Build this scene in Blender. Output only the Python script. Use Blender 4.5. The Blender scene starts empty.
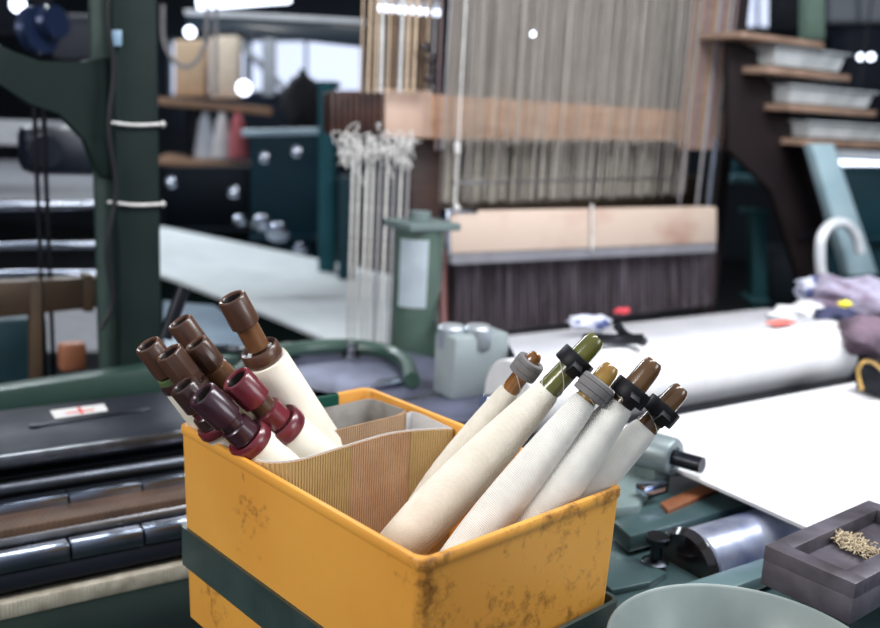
import bpy, bmesh, math, random
from mathutils import Vector as V, Matrix, Quaternion
random.seed(7)
sc = bpy.context.scene
COL = sc.collection
PI = math.pi

# ------------------------------------------------------------ camera
F = 930.0; PIT = math.radians(12.0); ROL = math.radians(2.9); CAM = V((0, 0, 1.35))
fw = V((0, math.cos(PIT), -math.sin(PIT))); r0 = V((1, 0, 0)); u0 = r0.cross(fw)
RT = math.cos(ROL)*r0 + math.sin(ROL)*u0; UP = -math.sin(ROL)*r0 + math.cos(ROL)*u0
cd = bpy.data.cameras.new('camera'); cam = bpy.data.objects.new('camera', cd); COL.objects.link(cam)
m = Matrix.Identity(4)
for i in range(3):
    m[i][0] = RT[i]; m[i][1] = UP[i]; m[i][2] = -fw[i]; m[i][3] = CAM[i]
cam.matrix_world = m
cd.sensor_width = 36; cd.lens = F/880*36; cd.clip_start = .02; cd.clip_end = 60
cd.dof.use_dof = True; cd.dof.focus_distance = .78; cd.dof.aperture_fstop = 4.2
sc.camera = cam
def ray(x, y): return fw + RT*((x-440)/F) - UP*((y-314)/F)
def PZ(x, y, z):
    d = ray(x, y); return CAM + d*((z-CAM.z)/d.z)
def PD(x, y, t): return CAM + ray(x, y)*t

# loom axes: U along the loom's width, N along its warp (away), box axes E1, E2
LY = math.radians(33.3)
U = V((math.cos(LY), math.sin(LY), 0)); N = V((-math.sin(LY), math.cos(LY), 0)); Z = V((0, 0, 1))
Q0 = V((.0105, 2.0016, 0))
def PU(x, y, off):                      # where a line of sight meets the plane across the loom at warp distance off
    d = ray(x, y); q = Q0 + N*off
    return CAM + d*((q-CAM).dot(N)/d.dot(N))

# ------------------------------------------------------------ materials
def lin(c):
    return tuple(((x/12.92) if x <= .04045 else ((x+.055)/1.055)**2.4) for x in (v/255 for v in c)) + (1,)
_m = {}
def mat(name, c, rough=.5, metal=0, c2=None, scale=20, lo=.35, hi=.7, bump=0, bscale=200, coat=0, stretch=(1,1,1),
        wave=None, sss=0, trans=0, alpha=1, rvar=0, waveaxis='Z', wavemix=0, spec=.5):
    if name in _m: return _m[name]
    M = bpy.data.materials.new(name); M.use_nodes = True; nt = M.node_tree; nd = nt.nodes; L = nt.links
    b = nd['Principled BSDF']
    b.inputs['Roughness'].default_value = rough; b.inputs['Metallic'].default_value = metal
    b.inputs['Coat Weight'].default_value = coat; b.inputs['Coat Roughness'].default_value = .15
    b.inputs['Specular IOR Level'].default_value = spec
    tc = nd.new('ShaderNodeTexCoord'); mp = nd.new('ShaderNodeMapping'); mp.inputs['Scale'].default_value = stretch
    L.new(tc.outputs['Object'], mp.inputs[0])
    n = nd.new('ShaderNodeTexNoise'); n.inputs['Scale'].default_value = scale; n.inputs['Detail'].default_value = 5
    L.new(mp.outputs[0], n.inputs[0])
    cr = nd.new('ShaderNodeValToRGB'); L.new(n.outputs[0], cr.inputs[0])
    cr.color_ramp.elements[0].position = lo; cr.color_ramp.elements[1].position = hi
    cr.color_ramp.elements[0].color = lin(c); cr.color_ramp.elements[1].color = lin(c2 if c2 else tuple(min(255, v*1.08) for v in c))
    out = cr.outputs[0]
    wv = None
    if wave:
        wv = nd.new('ShaderNodeTexWave'); wv.bands_direction = waveaxis; wv.inputs['Scale'].default_value = wave
        wv.inputs['Distortion'].default_value = .6; wv.inputs['Detail'].default_value = 2; wv.inputs['Detail Scale'].default_value = 1.5
        L.new(tc.outputs['Object'], wv.inputs[0])
        if wavemix:
            mx = nd.new('ShaderNodeMix'); mx.data_type = 'RGBA'; mx.blend_type = 'MULTIPLY'
            ml = nd.new('ShaderNodeMath'); ml.operation = 'MULTIPLY'; ml.inputs[1].default_value = wavemix
            L.new(wv.outputs['Fac'], ml.inputs[0]); L.new(ml.outputs[0], mx.inputs[0]); L.new(out, mx.inputs[6])
            mx.inputs[7].default_value = (.45, .4, .33, 1); out = mx.outputs[2]
    L.new(out, b.inputs['Base Color'])
    if bump:
        bp = nd.new('ShaderNodeBump'); bp.inputs['Strength'].default_value = bump; bp.inputs['Distance'].default_value = .0012
        if wv: L.new(wv.outputs['Fac'], bp.inputs['Height'])
        else:
            n2 = nd.new('ShaderNodeTexNoise'); n2.inputs['Scale'].default_value = bscale; n2.inputs['Detail'].default_value = 3
            L.new(mp.outputs[0], n2.inputs[0]); L.new(n2.outputs[0], bp.inputs['Height'])
        L.new(bp.outputs[0], b.inputs['Normal'])
    if rvar:
        mr = nd.new('ShaderNodeMapRange'); mr.inputs[3].default_value = max(.05, rough-rvar); mr.inputs[4].default_value = rough+rvar
        L.new(n.outputs[0], mr.inputs[0]); L.new(mr.outputs[0], b.inputs['Roughness'])
    if sss:
        b.inputs['Subsurface Weight'].default_value = sss; b.inputs['Subsurface Radius'].default_value = (1, .8, .6); b.inputs['Subsurface Scale'].default_value = .004
    if trans: b.inputs['Transmission Weight'].default_value = trans
    if alpha < 1: b.inputs['Alpha'].default_value = alpha
    _m[name] = M; return M
def emit(name, c, s):
    if name in _m: return _m[name]
    M = bpy.data.materials.new(name); M.use_nodes = True; b = M.node_tree.nodes['Principled BSDF']
    b.inputs['Base Color'].default_value = lin(c); b.inputs['Emission Color'].default_value = lin(c); b.inputs['Emission Strength'].default_value = s
    _m[name] = M; return M

# ------------------------------------------------------------ mesh helpers
def nb(): return bmesh.new()
def rotyaw(a): return Matrix.Rotation(a, 3, 'Z')
def box(bm, c, size, R=None, bev=0):
    R = R or rotyaw(LY); c = V(c)
    vs = [bm.verts.new(c + R @ V((sx*size[0]/2, sy*size[1]/2, sz*size[2]/2))) for sx in (-1,1) for sy in (-1,1) for sz in (-1,1)]
    fs = [bm.faces.new([vs[i] for i in f]) for f in ((0,1,3,2),(4,6,7,5),(0,4,5,1),(2,3,7,6),(0,2,6,4),(1,5,7,3))]
    if bev:
        es = list({e for f in fs for e in f.edges}); bmesh.ops.bevel(bm, geom=es, offset=bev, segments=2, affect='EDGES', profile=.5)
def prism(bm, pts, vec, bev=0):
    vec = V(vec); a = [bm.verts.new(V(p)) for p in pts]; b = [bm.verts.new(V(p)+vec) for p in pts]; n = len(pts)
    fs = [bm.faces.new(a), bm.faces.new(b[::-1])]
    for i in range(n): fs.append(bm.faces.new([a[i], b[i], b[(i+1)%n], a[(i+1)%n]]))
    if bev:
        es = list({e for f in fs for e in f.edges}); bmesh.ops.bevel(bm, geom=es, offset=bev, segments=2, affect='EDGES', profile=.5)
def frame_of(d):
    d = V(d).normalized(); a = V((0,0,1)) if abs(d.z) < .9 else V((1,0,0))
    x = d.cross(a).normalized(); return x, x.cross(d).normalized()*-1
def lathe(bm, prof, o=(0,0,0), d=(0,0,1), seg=32, closed=False, flat=0):
    """prof: list of (radius, distance along d)"""
    o = V(o); d = V(d).normalized(); x, y = frame_of(d); rings = []
    for r, h in prof:
        if r < 1e-6: rings.append([bm.verts.new(o + d*h)])
        else: rings.append([bm.verts.new(o + d*h + (x*math.cos(2*PI*k/seg) + y*math.sin(2*PI*k/seg))*r) for k in range(seg)])
    for A, B in zip(rings, rings[1:]):
        if len(A) == 1 and len(B) == 1: continue
        for k in range(seg):
            k2 = (k+1) % seg
            if len(A) == 1: bm.faces.new([A[0], B[k], B[k2]])
            elif len(B) == 1: bm.faces.new([A[k], B[0], A[k2]])
            else: bm.faces.new([A[k], B[k], B[k2], A[k2]])
def cyl(bm, p0, p1, r, seg=24, bev=0, r1=None):
    p0 = V(p0); p1 = V(p1); L = (p1-p0).length; r1 = r if r1 is None else r1
    b = bev or min(r, L)*.04
    lathe(bm, [(0,0),(r-b,0),(r,b),(r1,L-b),(r1-b,L),(0,L)], p0, p1-p0, seg)
def tube(bm, pts, r, seg=8, caps=True):
    pts = [V(p) for p in pts]; rings = []; px = None
    for i, p in enumerate(pts):
        t = (pts[min(i+1, len(pts)-1)] - pts[max(i-1, 0)]).normalized()
        if px is None: x, y = frame_of(t)
        else: x = (px - t*px.dot(t)).normalized(); y = t.cross(x)
        px = x; rr = r[i] if isinstance(r, (list, tuple)) else r
        rings.append([bm.verts.new(p + (x*math.cos(2*PI*k/seg) + y*math.sin(2*PI*k/seg))*rr) for k in range(seg)])
    for A, B in zip(rings, rings[1:]):
        for k in range(seg): bm.faces.new([A[k], A[(k+1)%seg], B[(k+1)%seg], B[k]])
    if caps: bm.faces.new(rings[0][::-1]); bm.faces.new(rings[-1])
def curve(pts, n=8):                    # Catmull-Rom
    P = [V(p) for p in pts]; P = [P[0]*2-P[1]] + P + [P[-1]*2-P[-2]]; out = []
    for i in range(1, len(P)-2):
        for k in range(n):
            t = k/n; a, b, c, d = P[i-1:i+3]
            out.append(.5*((2*b) + (c-a)*t + (2*a-5*b+4*c-d)*t*t + (3*b-a-3*c+d)*t**3))
    out.append(P[-2]); return out
def ribbon(bm, top, bot, th):           # a wall between two polylines, given thickness, standing up
    n = len(top); tn = []
    for i in range(n):
        t = (top[min(i+1,n-1)] - top[max(i-1,0)]); t.z = 0; t.normalize(); tn.append(V((-t.y, t.x, 0))*th)
    a = [bm.verts.new(p) for p in top]; b = [bm.verts.new(p) for p in bot]
    c = [bm.verts.new(p+d) for p, d in zip(top, tn)]; e = [bm.verts.new(p+d) for p, d in zip(bot, tn)]
    for i in range(n-1):
        bm.faces.new([a[i], b[i], b[i+1], a[i+1]]); bm.faces.new([c[i], c[i+1], e[i+1], e[i]])
        bm.faces.new([a[i], a[i+1], c[i+1], c[i]]); bm.faces.new([b[i], e[i], e[i+1], b[i+1]])
    bm.faces.new([a[0], c[0], e[0], b[0]]); bm.faces.new([a[-1], b[-1], e[-1], c[-1]])
def woff(o):
    s = V((0,0,0))
    while o: s = s + o.location; o = o.parent
    return s
def obj(name, bm, M, parent=None, local=False, sharp=35, label=None):
    bmesh.ops.recalc_face_normals(bm, faces=bm.faces)
    me = bpy.data.meshes.new(name)
    if parent is None and not local:
        xs = [v.co for v in bm.verts]
        o_ = V(((min(v.x for v in xs)+max(v.x for v in xs))/2, (min(v.y for v in xs)+max(v.y for v in xs))/2, min(v.z for v in xs)))
    elif not local: o_ = woff(parent)
    else: o_ = V((0,0,0))
    if o_.length: bmesh.ops.translate(bm, verts=bm.verts, vec=-o_)
    for f in bm.faces: f.smooth = True
    bm.to_mesh(me); bm.free()
    me.set_sharp_from_angle(angle=math.radians(sharp))
    me.materials.append(M)
    o = bpy.data.objects.new(name, me); COL.objects.link(o)
    if parent is None and not local: o.location = o_
    o.parent = parent
    if label: o['label'] = label
    return o
def tag(o, label, cat, group=None, kind=None):
    o['label'] = label; o['category'] = cat
    if group: o['group'] = group
    if kind: o['kind'] = kind
    return o
def thing(name, label, cat, loc, group=None):
    o = bpy.data.objects.new(name, None); COL.objects.link(o); o.location = V(loc); o.empty_display_size = .02
    return tag(o, label, cat, group)
def single(name, bm, M, label, cat, group=None, kind=None, sharp=35):
    return tag(obj(name, bm, M, sharp=sharp), label, cat, group, kind)
def struct(name, bm, M):
    o = obj(name, bm, M); o['kind'] = 'structure'; return o

# ------------------------------------------------------------ palette
yellow = None
green = mat('green_enamel', (52,80,74), .38, 0, (38,60,56), 9, coat=.25, bump=.15, bscale=90)
green_dk = mat('dark_green_enamel', (22,36,34), .6, 0, (16,28,27), 7, bump=.15, bscale=60, spec=.15)
green_pale = mat('pale_green_enamel', (108,124,124), .5, 0, (88,104,104), 10, bump=.2)
teal = mat('teal_enamel', (38,92,100), .5, 0, (26,66,76), 5)
steel = mat('polished_steel', (200,208,226), .16, 1, (150,158,170), 12, rvar=.08)
steel_dk = mat('dark_steel', (74,78,86), .3, 1, (46,48,54), 14, rvar=.12)
steel_mid = mat('brushed_steel', (150,152,158), .3, 1, (98,98,100), 30, stretch=(1,1,1), rvar=.1)
black = mat('black_rubber', (14,14,18), .5, 0, (24,24,30), 30, spec=.2)
blackm = mat('black_metal', (28,30,36), .35, .6, (40,42,50), 20)
wood = mat('pale_wood', (206,168,134), .5, 0, (176,132,98), 14, stretch=(1,1,6), bump=.1)
wood_or = mat('orange_wood', (190,144,106), .5, 0, (162,110,74), 10, stretch=(1,1,5), bump=.1)
wood_dk = mat('dark_wood', (62,38,30), .5, 0, (44,28,24), 12, stretch=(1,1,4))
cloth_w = mat('white_cloth', (216,216,218), .9, 0, (208,209,213), 40, bump=.1, bscale=400)
cloth_b = mat('pale_cloth', (214,222,224), .85, 0, (202,210,214), 10, bump=.1, bscale=300)

# ------------------------------------------------------------ the setting
bm = nb(); box(bm, (0, 3.5, -.05), (14, 16, .1), rotyaw(0)); struct('floor', bm, mat('concrete_floor', (52,54,58), .6, 0, (38,40,44), 3, bump=.2))
bm = nb(); box(bm, (0, 10.05, 1.8), (14, .1, 3.6), rotyaw(0)); struct('wall_back', bm, mat('wall_paint', (40,50,62), .8, 0, (26,34,44), 1.2))
bm = nb(); box(bm, (-6.05, 4.5, 1.8), (.1, 11, 3.6), rotyaw(0)); struct('wall_left', bm, _m['wall_paint'])
bm = nb(); box(bm, (6.05, 4.5, 1.8), (.1, 11, 3.6), rotyaw(0)); struct('wall_right', bm, _m['wall_paint'])
bm = nb(); box(bm, (0, 6.5, 3.65), (12.2, 7.2, .1), rotyaw(0)); struct('ceiling', bm, mat('ceiling_paint', (60,66,74), .8, 0, (44,50,58), 2))

# ------------------------------------------------------------ THE YELLOW BOX
RIM = 1.05; BOT = .845
B0 = V((-.0038, .5926, 0)) - (V((.7317,.6816,0))+V((-.6816,.7317,0)))*.0025; e1 = V((.7317,.6816,0)).normalized(); e2 = V((-.6816,.7317,0)).normalized()
L1, L2 = .2290, .3535
def bx(s, t, z): return B0 + e1*s + e2*t + Z*z
def rrect(inset, z, r=.014, n=5):
    pts = []; a, b = inset, inset
    for q, a0, rf in (((1,0), -PI/2, .45), ((1,1), 0, .9), ((0,1), PI/2, .45), ((0,0), PI, .7)):
        r_ = max(.002, r*rf); cx = L1-a-r_ if q[0] else a+r_; cy = L2-b-r_ if q[1] else b+r_
        for k in range(n+1):
            t = a0 + k/n*PI/2; pts.append(bx(cx+r_*math.cos(t), cy+r_*math.sin(t), z))
    return pts
def loft(bm, rings, cap0=True, cap1=True):
    R = [[bm.verts.new(p) for p in r] for r in rings]; n = len(R[0])
    for A, B in zip(R, R[1:]):
        for k in range(n): bm.faces.new([A[k], A[(k+1)%n], B[(k+1)%n], B[k]])
    if cap0: bm.faces.new(R[0][::-1])
    if cap1: bm.faces.new(R[-1])
def yellow_mat():
    M = bpy.data.materials.new('yellow_plastic'); M.use_nodes = True; nt = M.node_tree; nd = nt.nodes; L = nt.links
    b = nd['Principled BSDF']; b.inputs['Roughness'].default_value = .42
    tc = nd.new('ShaderNodeTexCoord')
    n = nd.new('ShaderNodeTexNoise'); n.inputs['Scale'].default_value = 7; n.inputs['Detail'].default_value = 3; L.new(tc.outputs['Object'], n.inputs[0])
    c = nd.new('ShaderNodeValToRGB'); L.new(n.outputs[0], c.inputs[0]); c.color_ramp.elements[0].position = .35; c.color_ramp.elements[1].position = .7
    c.color_ramp.elements[0].color = lin((216,156,68)); c.color_ramp.elements[1].color = lin((206,143,58))
    # worn grime: speckles where a broad patchiness and a fine noise agree, denser on the short front panel and on the lip
    n1 = nd.new('ShaderNodeTexNoise'); n1.inputs['Scale'].default_value = 16; n1.inputs['Detail'].default_value = 2; L.new(tc.outputs['Object'], n1.inputs[0])
    n2 = nd.new('ShaderNodeTexNoise'); n2.inputs['Scale'].default_value = 85; n2.inputs['Detail'].default_value = 8; n2.inputs['Roughness'].default_value = .75; L.new(tc.outputs['Object'], n2.inputs[0])
    ge = nd.new('ShaderNodeVectorMath'); ge.operation = 'DOT_PRODUCT'; ge.inputs[1].default_value = (-e2.x, -e2.y, 0); L.new(tc.outputs['Object'], ge.inputs[0])
    mr = nd.new('ShaderNodeMapRange'); L.new(ge.outputs['Value'], mr.inputs[0]); mr.inputs[1].default_value = .165; mr.inputs[2].default_value = .18; mr.inputs[3].default_value = -.045; mr.inputs[4].default_value = .14
    a = nd.new('ShaderNodeMath'); a.operation = 'MULTIPLY_ADD'; L.new(n1.outputs[0], a.inputs[0]); a.inputs[1].default_value = .75; L.new(mr.outputs[0], a.inputs[2])
    a2 = nd.new('ShaderNodeMath'); a2.operation = 'MULTIPLY_ADD'; L.new(n2.outputs[0], a2.inputs[0]); a2.inputs[1].default_value = .8; L.new(a.outputs[0], a2.inputs[2])
    sx = nd.new('ShaderNodeSeparateXYZ'); L.new(tc.outputs['Object'], sx.inputs[0])
    mz = nd.new('ShaderNodeMapRange'); L.new(sx.outputs[2], mz.inputs[0]); mz.inputs[1].default_value = .1; mz.inputs[2].default_value = .2; mz.inputs[3].default_value = .06; mz.inputs[4].default_value = 0
    a3 = nd.new('ShaderNodeMath'); L.new(a2.outputs[0], a3.inputs[0]); L.new(mz.outputs[0], a3.inputs[1])
    m2 = nd.new('ShaderNodeMapRange'); L.new(a3.outputs[0], m2.inputs[0]); m2.inputs[1].default_value = .89; m2.inputs[2].default_value = 1.08; m2.inputs[4].default_value = .85
    mx = nd.new('ShaderNodeMix'); mx.data_type = 'RGBA'; L.new(m2.outputs[0], mx.inputs[0]); L.new(c.outputs[0], mx.inputs[6]); mx.inputs[7].default_value = lin((78,44,18))
    L.new(mx.outputs[2], b.inputs['Base Color'])
    bp = nd.new('ShaderNodeBump'); bp.inputs['Strength'].default_value = .12; bp.inputs['Distance'].default_value = .001; L.new(n2.outputs[0], bp.inputs['Height']); L.new(bp.outputs[0], b.inputs['Normal'])
    b.inputs['Subsurface Weight'].default_value = .08; b.inputs['Subsurface Scale'].default_value = .01
    return M
bm = nb()
TP = .0055
loft(bm, [rrect(TP+.004, BOT, .012), rrect(TP, BOT+.004), rrect(.0013, RIM-.012), rrect(.0011, RIM-.0095), rrect(.0002, RIM-.0088), rrect(0, RIM-.0085), rrect(0, RIM-.002), rrect(.0008, RIM-.0004),
          rrect(.002, RIM), rrect(.0045, RIM), rrect(.0058, RIM-.0008), rrect(.0065, RIM-.003), rrect(TP+.003, BOT+.004)])
ybox = thing('storage_box', 'scuffed yellow plastic box holding white quills and dark bobbins in cardboard sleeves', 'box', bx(L1/2, L2/2, BOT))
obj('box_body', bm, yellow_mat(), ybox)
# green tape wrapped over the far rim
def tapering(s0, s1, off=.0007):
    bmt = nb(); pro = [(-.0032, RIM-.055), (-.0008, RIM-.016),(-off-.0001, RIM-.011),(-off, RIM-.001),(.0016, RIM+off),(.0050, RIM+off),(.0062+off, RIM-.0005),(.0072+off, RIM-.004),(.0096+off, RIM-.055)]
    pro = [(.0022, RIM-.05), (.0018, RIM-.0128)] and pro[2:]
    a = [bmt.verts.new(bx(s0, L2-p, z)) for p, z in pro]; b = [bmt.verts.new(bx(s1, L2-p, z)) for p, z in pro]
    for i in range(len(pro)-1): bmt.faces.new([a[i], b[i], b[i+1], a[i+1]])
    bmesh.ops.solidify(bmt, geom=bmt.faces[:], thickness=-.0004)
    return bmt
obj('tape', tapering(.095, L1-.045), mat('green_tape', (14,96,80), .3, 0, (10,84,72), 12), ybox, label='green tape wrapped over the far rim')

# bracket the box sits in
brk = thing('box_bracket', 'dark green flat steel strap and bracket carrying the yellow plastic box', 'bracket', bx(L1/2, L2/2, 0))
bm = nb()
def ring(inset, r): return lambda z: rrect(inset, z, r)
BZ0, BZ1 = .905, .945
go, gi = -.0035, .0005
loft(bm, [rrect(gi,BZ0,.016), rrect(go,BZ0,.020), rrect(go,BZ1,.020), rrect(gi,BZ1,.016), rrect(gi,BZ0,.016)], False, False)
bmesh.ops.remove_doubles(bm, verts=bm.verts, dist=1e-5)
bmesh.ops.translate(bm, verts=bm.verts, vec=e1*.0035 - e2*.001)
strap = mat('strap_paint', (52,68,66), .4, 0, (40,54,52), 14, coat=.1, bump=.15)
obj('strap', bm, strap, brk)
bm = nb(); box(bm, bx(L1/2, L2/2, BOT-.0045), (L1-.03, L2-.03, .007), Matrix((e1, e2, Z)).transposed(), .001); obj('base_plate', bm, strap, brk)
for t in (.35, .75):
    bm = nb(); box(bm, bx(L1+.00375, L2*t, (BZ0+BOT-.008)/2), (.0035, .03, BZ0-BOT+.008), Matrix((e1, e2, Z)).transposed(), .0006)
    box(bm, bx(L1-.007, L2*t, BOT-.0045), (.025, .03, .006), Matrix((e1, e2, Z)).transposed(), .0006); obj('upright', bm, strap, brk)
bm = nb(); cyl(bm, bx(L1/2, L2/2, 0.0), bx(L1/2, L2/2, BOT-.008), .025); cyl(bm, bx(L1/2, L2/2, 0), bx(L1/2, L2/2, .02), .12); obj('post', bm, green, brk)

# ------------------------------------------------------------ corrugated sleeves
def card_mat(name, c, c2, ax):
    M = mat(name, c, .75, 0, c2, 25, bump=0)
    nt = M.node_tree; nd = nt.nodes; L = nt.links; b = nd['Principled BSDF']
    tc = nd['Texture Coordinate']; vm = nd.new('ShaderNodeVectorMath'); vm.operation = 'DOT_PRODUCT'; vm.inputs[1].default_value = ax; L.new(tc.outputs['Object'], vm.inputs[0])
    ml = nd.new('ShaderNodeMath'); ml.operation = 'MULTIPLY'; ml.inputs[1].default_value = 2*PI/.0026; L.new(vm.outputs['Value'], ml.inputs[0])
    sn = nd.new('ShaderNodeMath'); sn.operation = 'SINE'; L.new(ml.outputs[0], sn.inputs[0])
    bp = nd.new('ShaderNodeBump'); bp.inputs['Strength'].default_value = .9; bp.inputs['Distance'].default_value = .0008; L.new(sn.outputs[0], bp.inputs['Height']); L.new(bp.outputs[0], b.inputs['Normal'])
    src = b.inputs['Base Color'].links[0].from_socket
    mr = nd.new('ShaderNodeMapRange'); L.new(sn.outputs[0], mr.inputs[0]); mr.inputs[1].default_value = -1; mr.inputs[3].default_value = .3; mr.inputs[4].default_value = 0
    mx = nd.new('ShaderNodeMix'); mx.data_type = 'RGBA'; mx.blend_type = 'MULTIPLY'; L.new(mr.outputs[0], mx.inputs[0]); L.new(src, mx.inputs[6]); mx.inputs[7].default_value = (.5,.42,.34,1)
    L.new(mx.outputs[2], b.inputs['Base Color'])
    return M
along = tuple((e1*.96 + e2*.3))
card = card_mat('corrugated_card', (206,170,134), (190,150,114), along)
card_t = card_mat('taped_card', (198,172,118), (186,158,104), along)
paper = mat('white_paper', (214,212,210), .7, 0, (196,196,198), 30, bump=.1, bscale=120)
def drop(pts, z, sh=0):
    return [V((p.x, p.y, z)) for p in pts]
sl = thing('cardboard_sleeve', 'brown corrugated cardboard sleeve with white paper lining, nearer of two in the box', 'sleeve', bx(L1/2, L2*.5, BOT+.006))
FR = curve([bx(.010, L2-.095, 1.047), bx(.016, L2-.122, 1.046), bx(.040, L2-.137, 1.046), bx(.090, L2-.140, 1.049), bx(.150, L2-.141, 1.051), bx(.202, L2-.148, 1.047), bx(L1-.0095, L2-.150, 1.044)], 6)
BK = curve([bx(L1-.0095, L2-.150, 1.044), bx(L1-.0098, L2-.130, 1.045), bx(L1-.012, L2-.098, 1.047), bx(L1-.03, L2-.093, 1.047), bx(.10, L2-.092, 1.046), bx(.03, L2-.09, 1.046), bx(.010, L2-.095, 1.047)], 6)
bm = nb(); ribbon(bm, FR, drop(FR, BOT+.006), -.0016); obj('front_panel', bm, card, sl)
bm = nb(); ribbon(bm, BK, drop(BK, BOT+.006), -.0016); obj('back_panel', bm, card, sl)
# white lining folded over inside
def inset(P, d, dz=-.001):
    out = []
    for i, p in enumerate(P):
        t = P[min(i+1,len(P)-1)] - P[max(i-1,0)]; t.z = 0; t.normalize(); out.append(p + V((-t.y, t.x, 0))*d + Z*dz)
    return out
i1 = inset(FR, .0004, .0012); bm = nb(); ribbon(bm, i1, drop(i1, .95), .0006); obj('paper_lining', bm, paper, sl, label='white paper lining')
i2 = inset(BK[:18], .0004, .0012); bm = nb(); ribbon(bm, i2, drop(i2, .95), .0006); obj('paper_lining', bm, paper, sl, label='white paper lining')
o1 = inset(FR[26:], -.0018, -.0002); bm = nb(); ribbon(bm, o1, drop(o1, BOT+.008), -.0003); obj('tape', bm, card_t, sl, label='yellowish tape on the corrugated card')
o1 = inset(FR[3:20], -.0018, -.0002); bm = nb(); ribbon(bm, o1, drop(o1, BOT+.008), -.0003); obj('tape', bm, card_t, sl, label='yellowish tape on the corrugated card')
sl2 = thing('cardboard_sleeve', 'brown corrugated cardboard sleeve with grey paper lining, in the box by the green tape', 'sleeve', bx(L1/2, L2*.85, BOT+.006))
F2 = curve([bx(.012, L2-.045, 1.036), bx(.03, L2-.083, 1.040), bx(.10, L2-.086, 1.042), bx(.19, L2-.086, 1.044), bx(L1-.012, L2-.080, 1.045)], 6)
K2 = curve([bx(L1-.012, L2-.080, 1.045), bx(L1-.010, L2-.05, 1.043), bx(L1-.014, L2-.022, 1.042), bx(L1-.05, L2-.016, 1.040), bx(.10, L2-.017, 1.040), bx(.03, L2-.02, 1.040), bx(.012, L2-.045, 1.036)], 6)
bm = nb(); ribbon(bm, F2, drop(F2, BOT+.006), -.0016); obj('front_panel', bm, card, sl2)
bm = nb(); ribbon(bm, K2, drop(K2, BOT+.006), -.0016); obj('back_panel', bm, card, sl2)
i2 = inset(K2[:24], .0004, .0012); bm = nb(); ribbon(bm, i2, drop(i2, .93), .0006); obj('paper_lining', bm, mat('grey_paper', (172,168,164), .6, 0, (120,112,104), 28, lo=.45, hi=.75, bump=.3, bscale=60), sl2, label='grey stained paper lining')

# ------------------------------------------------------------ quills with white silk (right side of the box)
silk = mat('ivory_silk', (236,232,220), .62, 0, (226,220,206), 60, bump=.5, wave=230, sss=.05, wavemix=.12)
silk_b = mat('white_silk', (234,233,228), .6, 0, (220,219,214), 60, bump=.5, wave=210, sss=.05, wavemix=.16)
def nearest_t(P, D, px, py):
    best = None
    for i in range(4000):
        t = i/4000*.6; p = P + D*t - CAM; dp = p.dot(fw)
        x = 440 + F*p.dot(RT)/dp; y = 314 - F*p.dot(UP)/dp; e = (x-px)**2 + (y-py)**2
        if best is None or e < best[0]: best = (e, t)
    return best[1]
def place(root, low, top):
    d = (top-low).normalized(); root.location = top
    root.rotation_mode = 'QUATERNION'; root.rotation_quaternion = Z.rotation_difference(d)
def quill(label, low, cross, tip_px, tubemat, clipmat, clip_at, start, rb, rt, clip='band', Lb=None, thread=silk, r_end=None):
    low = V(low); cross = V(cross); D = (cross-low).normalized(); top = low + D*nearest_t(low, D, *tip_px)
    Lq = (top-low).length
    root = thing('thread_quill', label, 'quill', top, 'white thread quills leaning over the box edge')
    place(root, low, top)
    bm = nb(); k = rt
    lathe(bm, [(0,-.012),(k*.42,-.012),(k*.45,-.001),(k*.62,0),(k*.82,-.0025),(k*.93,-.007),(k*.97,-.013),(k,-.03),(k*1.06,-start-.01),(k*1.1,-Lq+.004),(0,-Lq+.004)], seg=28)
    obj('tube', bm, tubemat, root, True)
    bm = nb(); s = start; e = r_end or rb*.92
    prof = [(0,-s),(k*1.08,-s),(k*1.22,-s-.003),(k*1.35,-s-.012)]
    n = 26
    for i in range(1, n):
        t = i/n; z = -s-.012 - t*(Lq-s-.022); g = min(1, t*1.35); r = k*1.35 + (rb-k*1.35)*math.sin(g*PI/2)
        if t > .8: r = rb + (e-rb)*(t-.8)/.2
        prof.append((r*(1+random.uniform(-.006,.006)), z))
    prof += [(e,-Lq+.006),(e*.8,-Lq),(0,-Lq)]
    lathe(bm, prof, seg=40); obj('thread', bm, thread, root, True, sharp=60)
    c = clip_at
    bm = nb()
    if clip == 'grey':
        R = k*1.72; lathe(bm, [(k*1.01,-c),(R*.9,-c),(R*.97,-c-.001),(R,-c-.004),(R*.96,-c-.0047),(R,-c-.0054),(R,-c-.011),(R*.95,-c-.0118),(R,-c-.0125),(R*.98,-c-.0165),(k*1.04,-c-.017),(k*1.01,-c)], seg=36)
        obj('ring_clip', bm, clipmat, root, True, label='grey rubber ring')
    else:
        R = k*1.72; R = k*1.62
        lathe(bm, [(k*1.01,-c),(R*.97,-c),(R,-c-.001),(R*1.02,-c-.013),(R*.97,-c-.0142),(k*1.03,-c-.0142),(k*1.01,-c)], seg=10)
        box(bm, (0, R*1.04, -c-.003), (.010, .009, .013), Matrix.Rotation(.5,3,'X'), .001)
        box(bm, (0, -R*1.04, -c-.012), (.010, .009, .011), Matrix.Rotation(.5,3,'X'), .001)
        obj('ring_clip', bm, clipmat, root, True, label='black rubber clip')
    # the loose end of thread wound a few turns round the tube
    bm = nb(); pts = []
    z0 = -c-.0145; z1 = -s-.002
    for i in range(90):
        t = i/89; a = t*2*PI*2.2; pts.append(V((k*1.075*math.cos(a), k*1.075*math.sin(a), z0 + (z1-z0)*(.5-.5*math.cos(t*PI*3)))))
    tube(bm, pts, .00035, 5); obj('thread_end', bm, silk, root, True)
    return root
amber = mat('amber_tube', (138,92,44), .22, 0, (96,58,28), 60, coat=.6, bump=.08)
olive = mat('olive_tube', (98,98,42), .2, 0, (74,74,34), 50, coat=.6, bump=.08)
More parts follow.
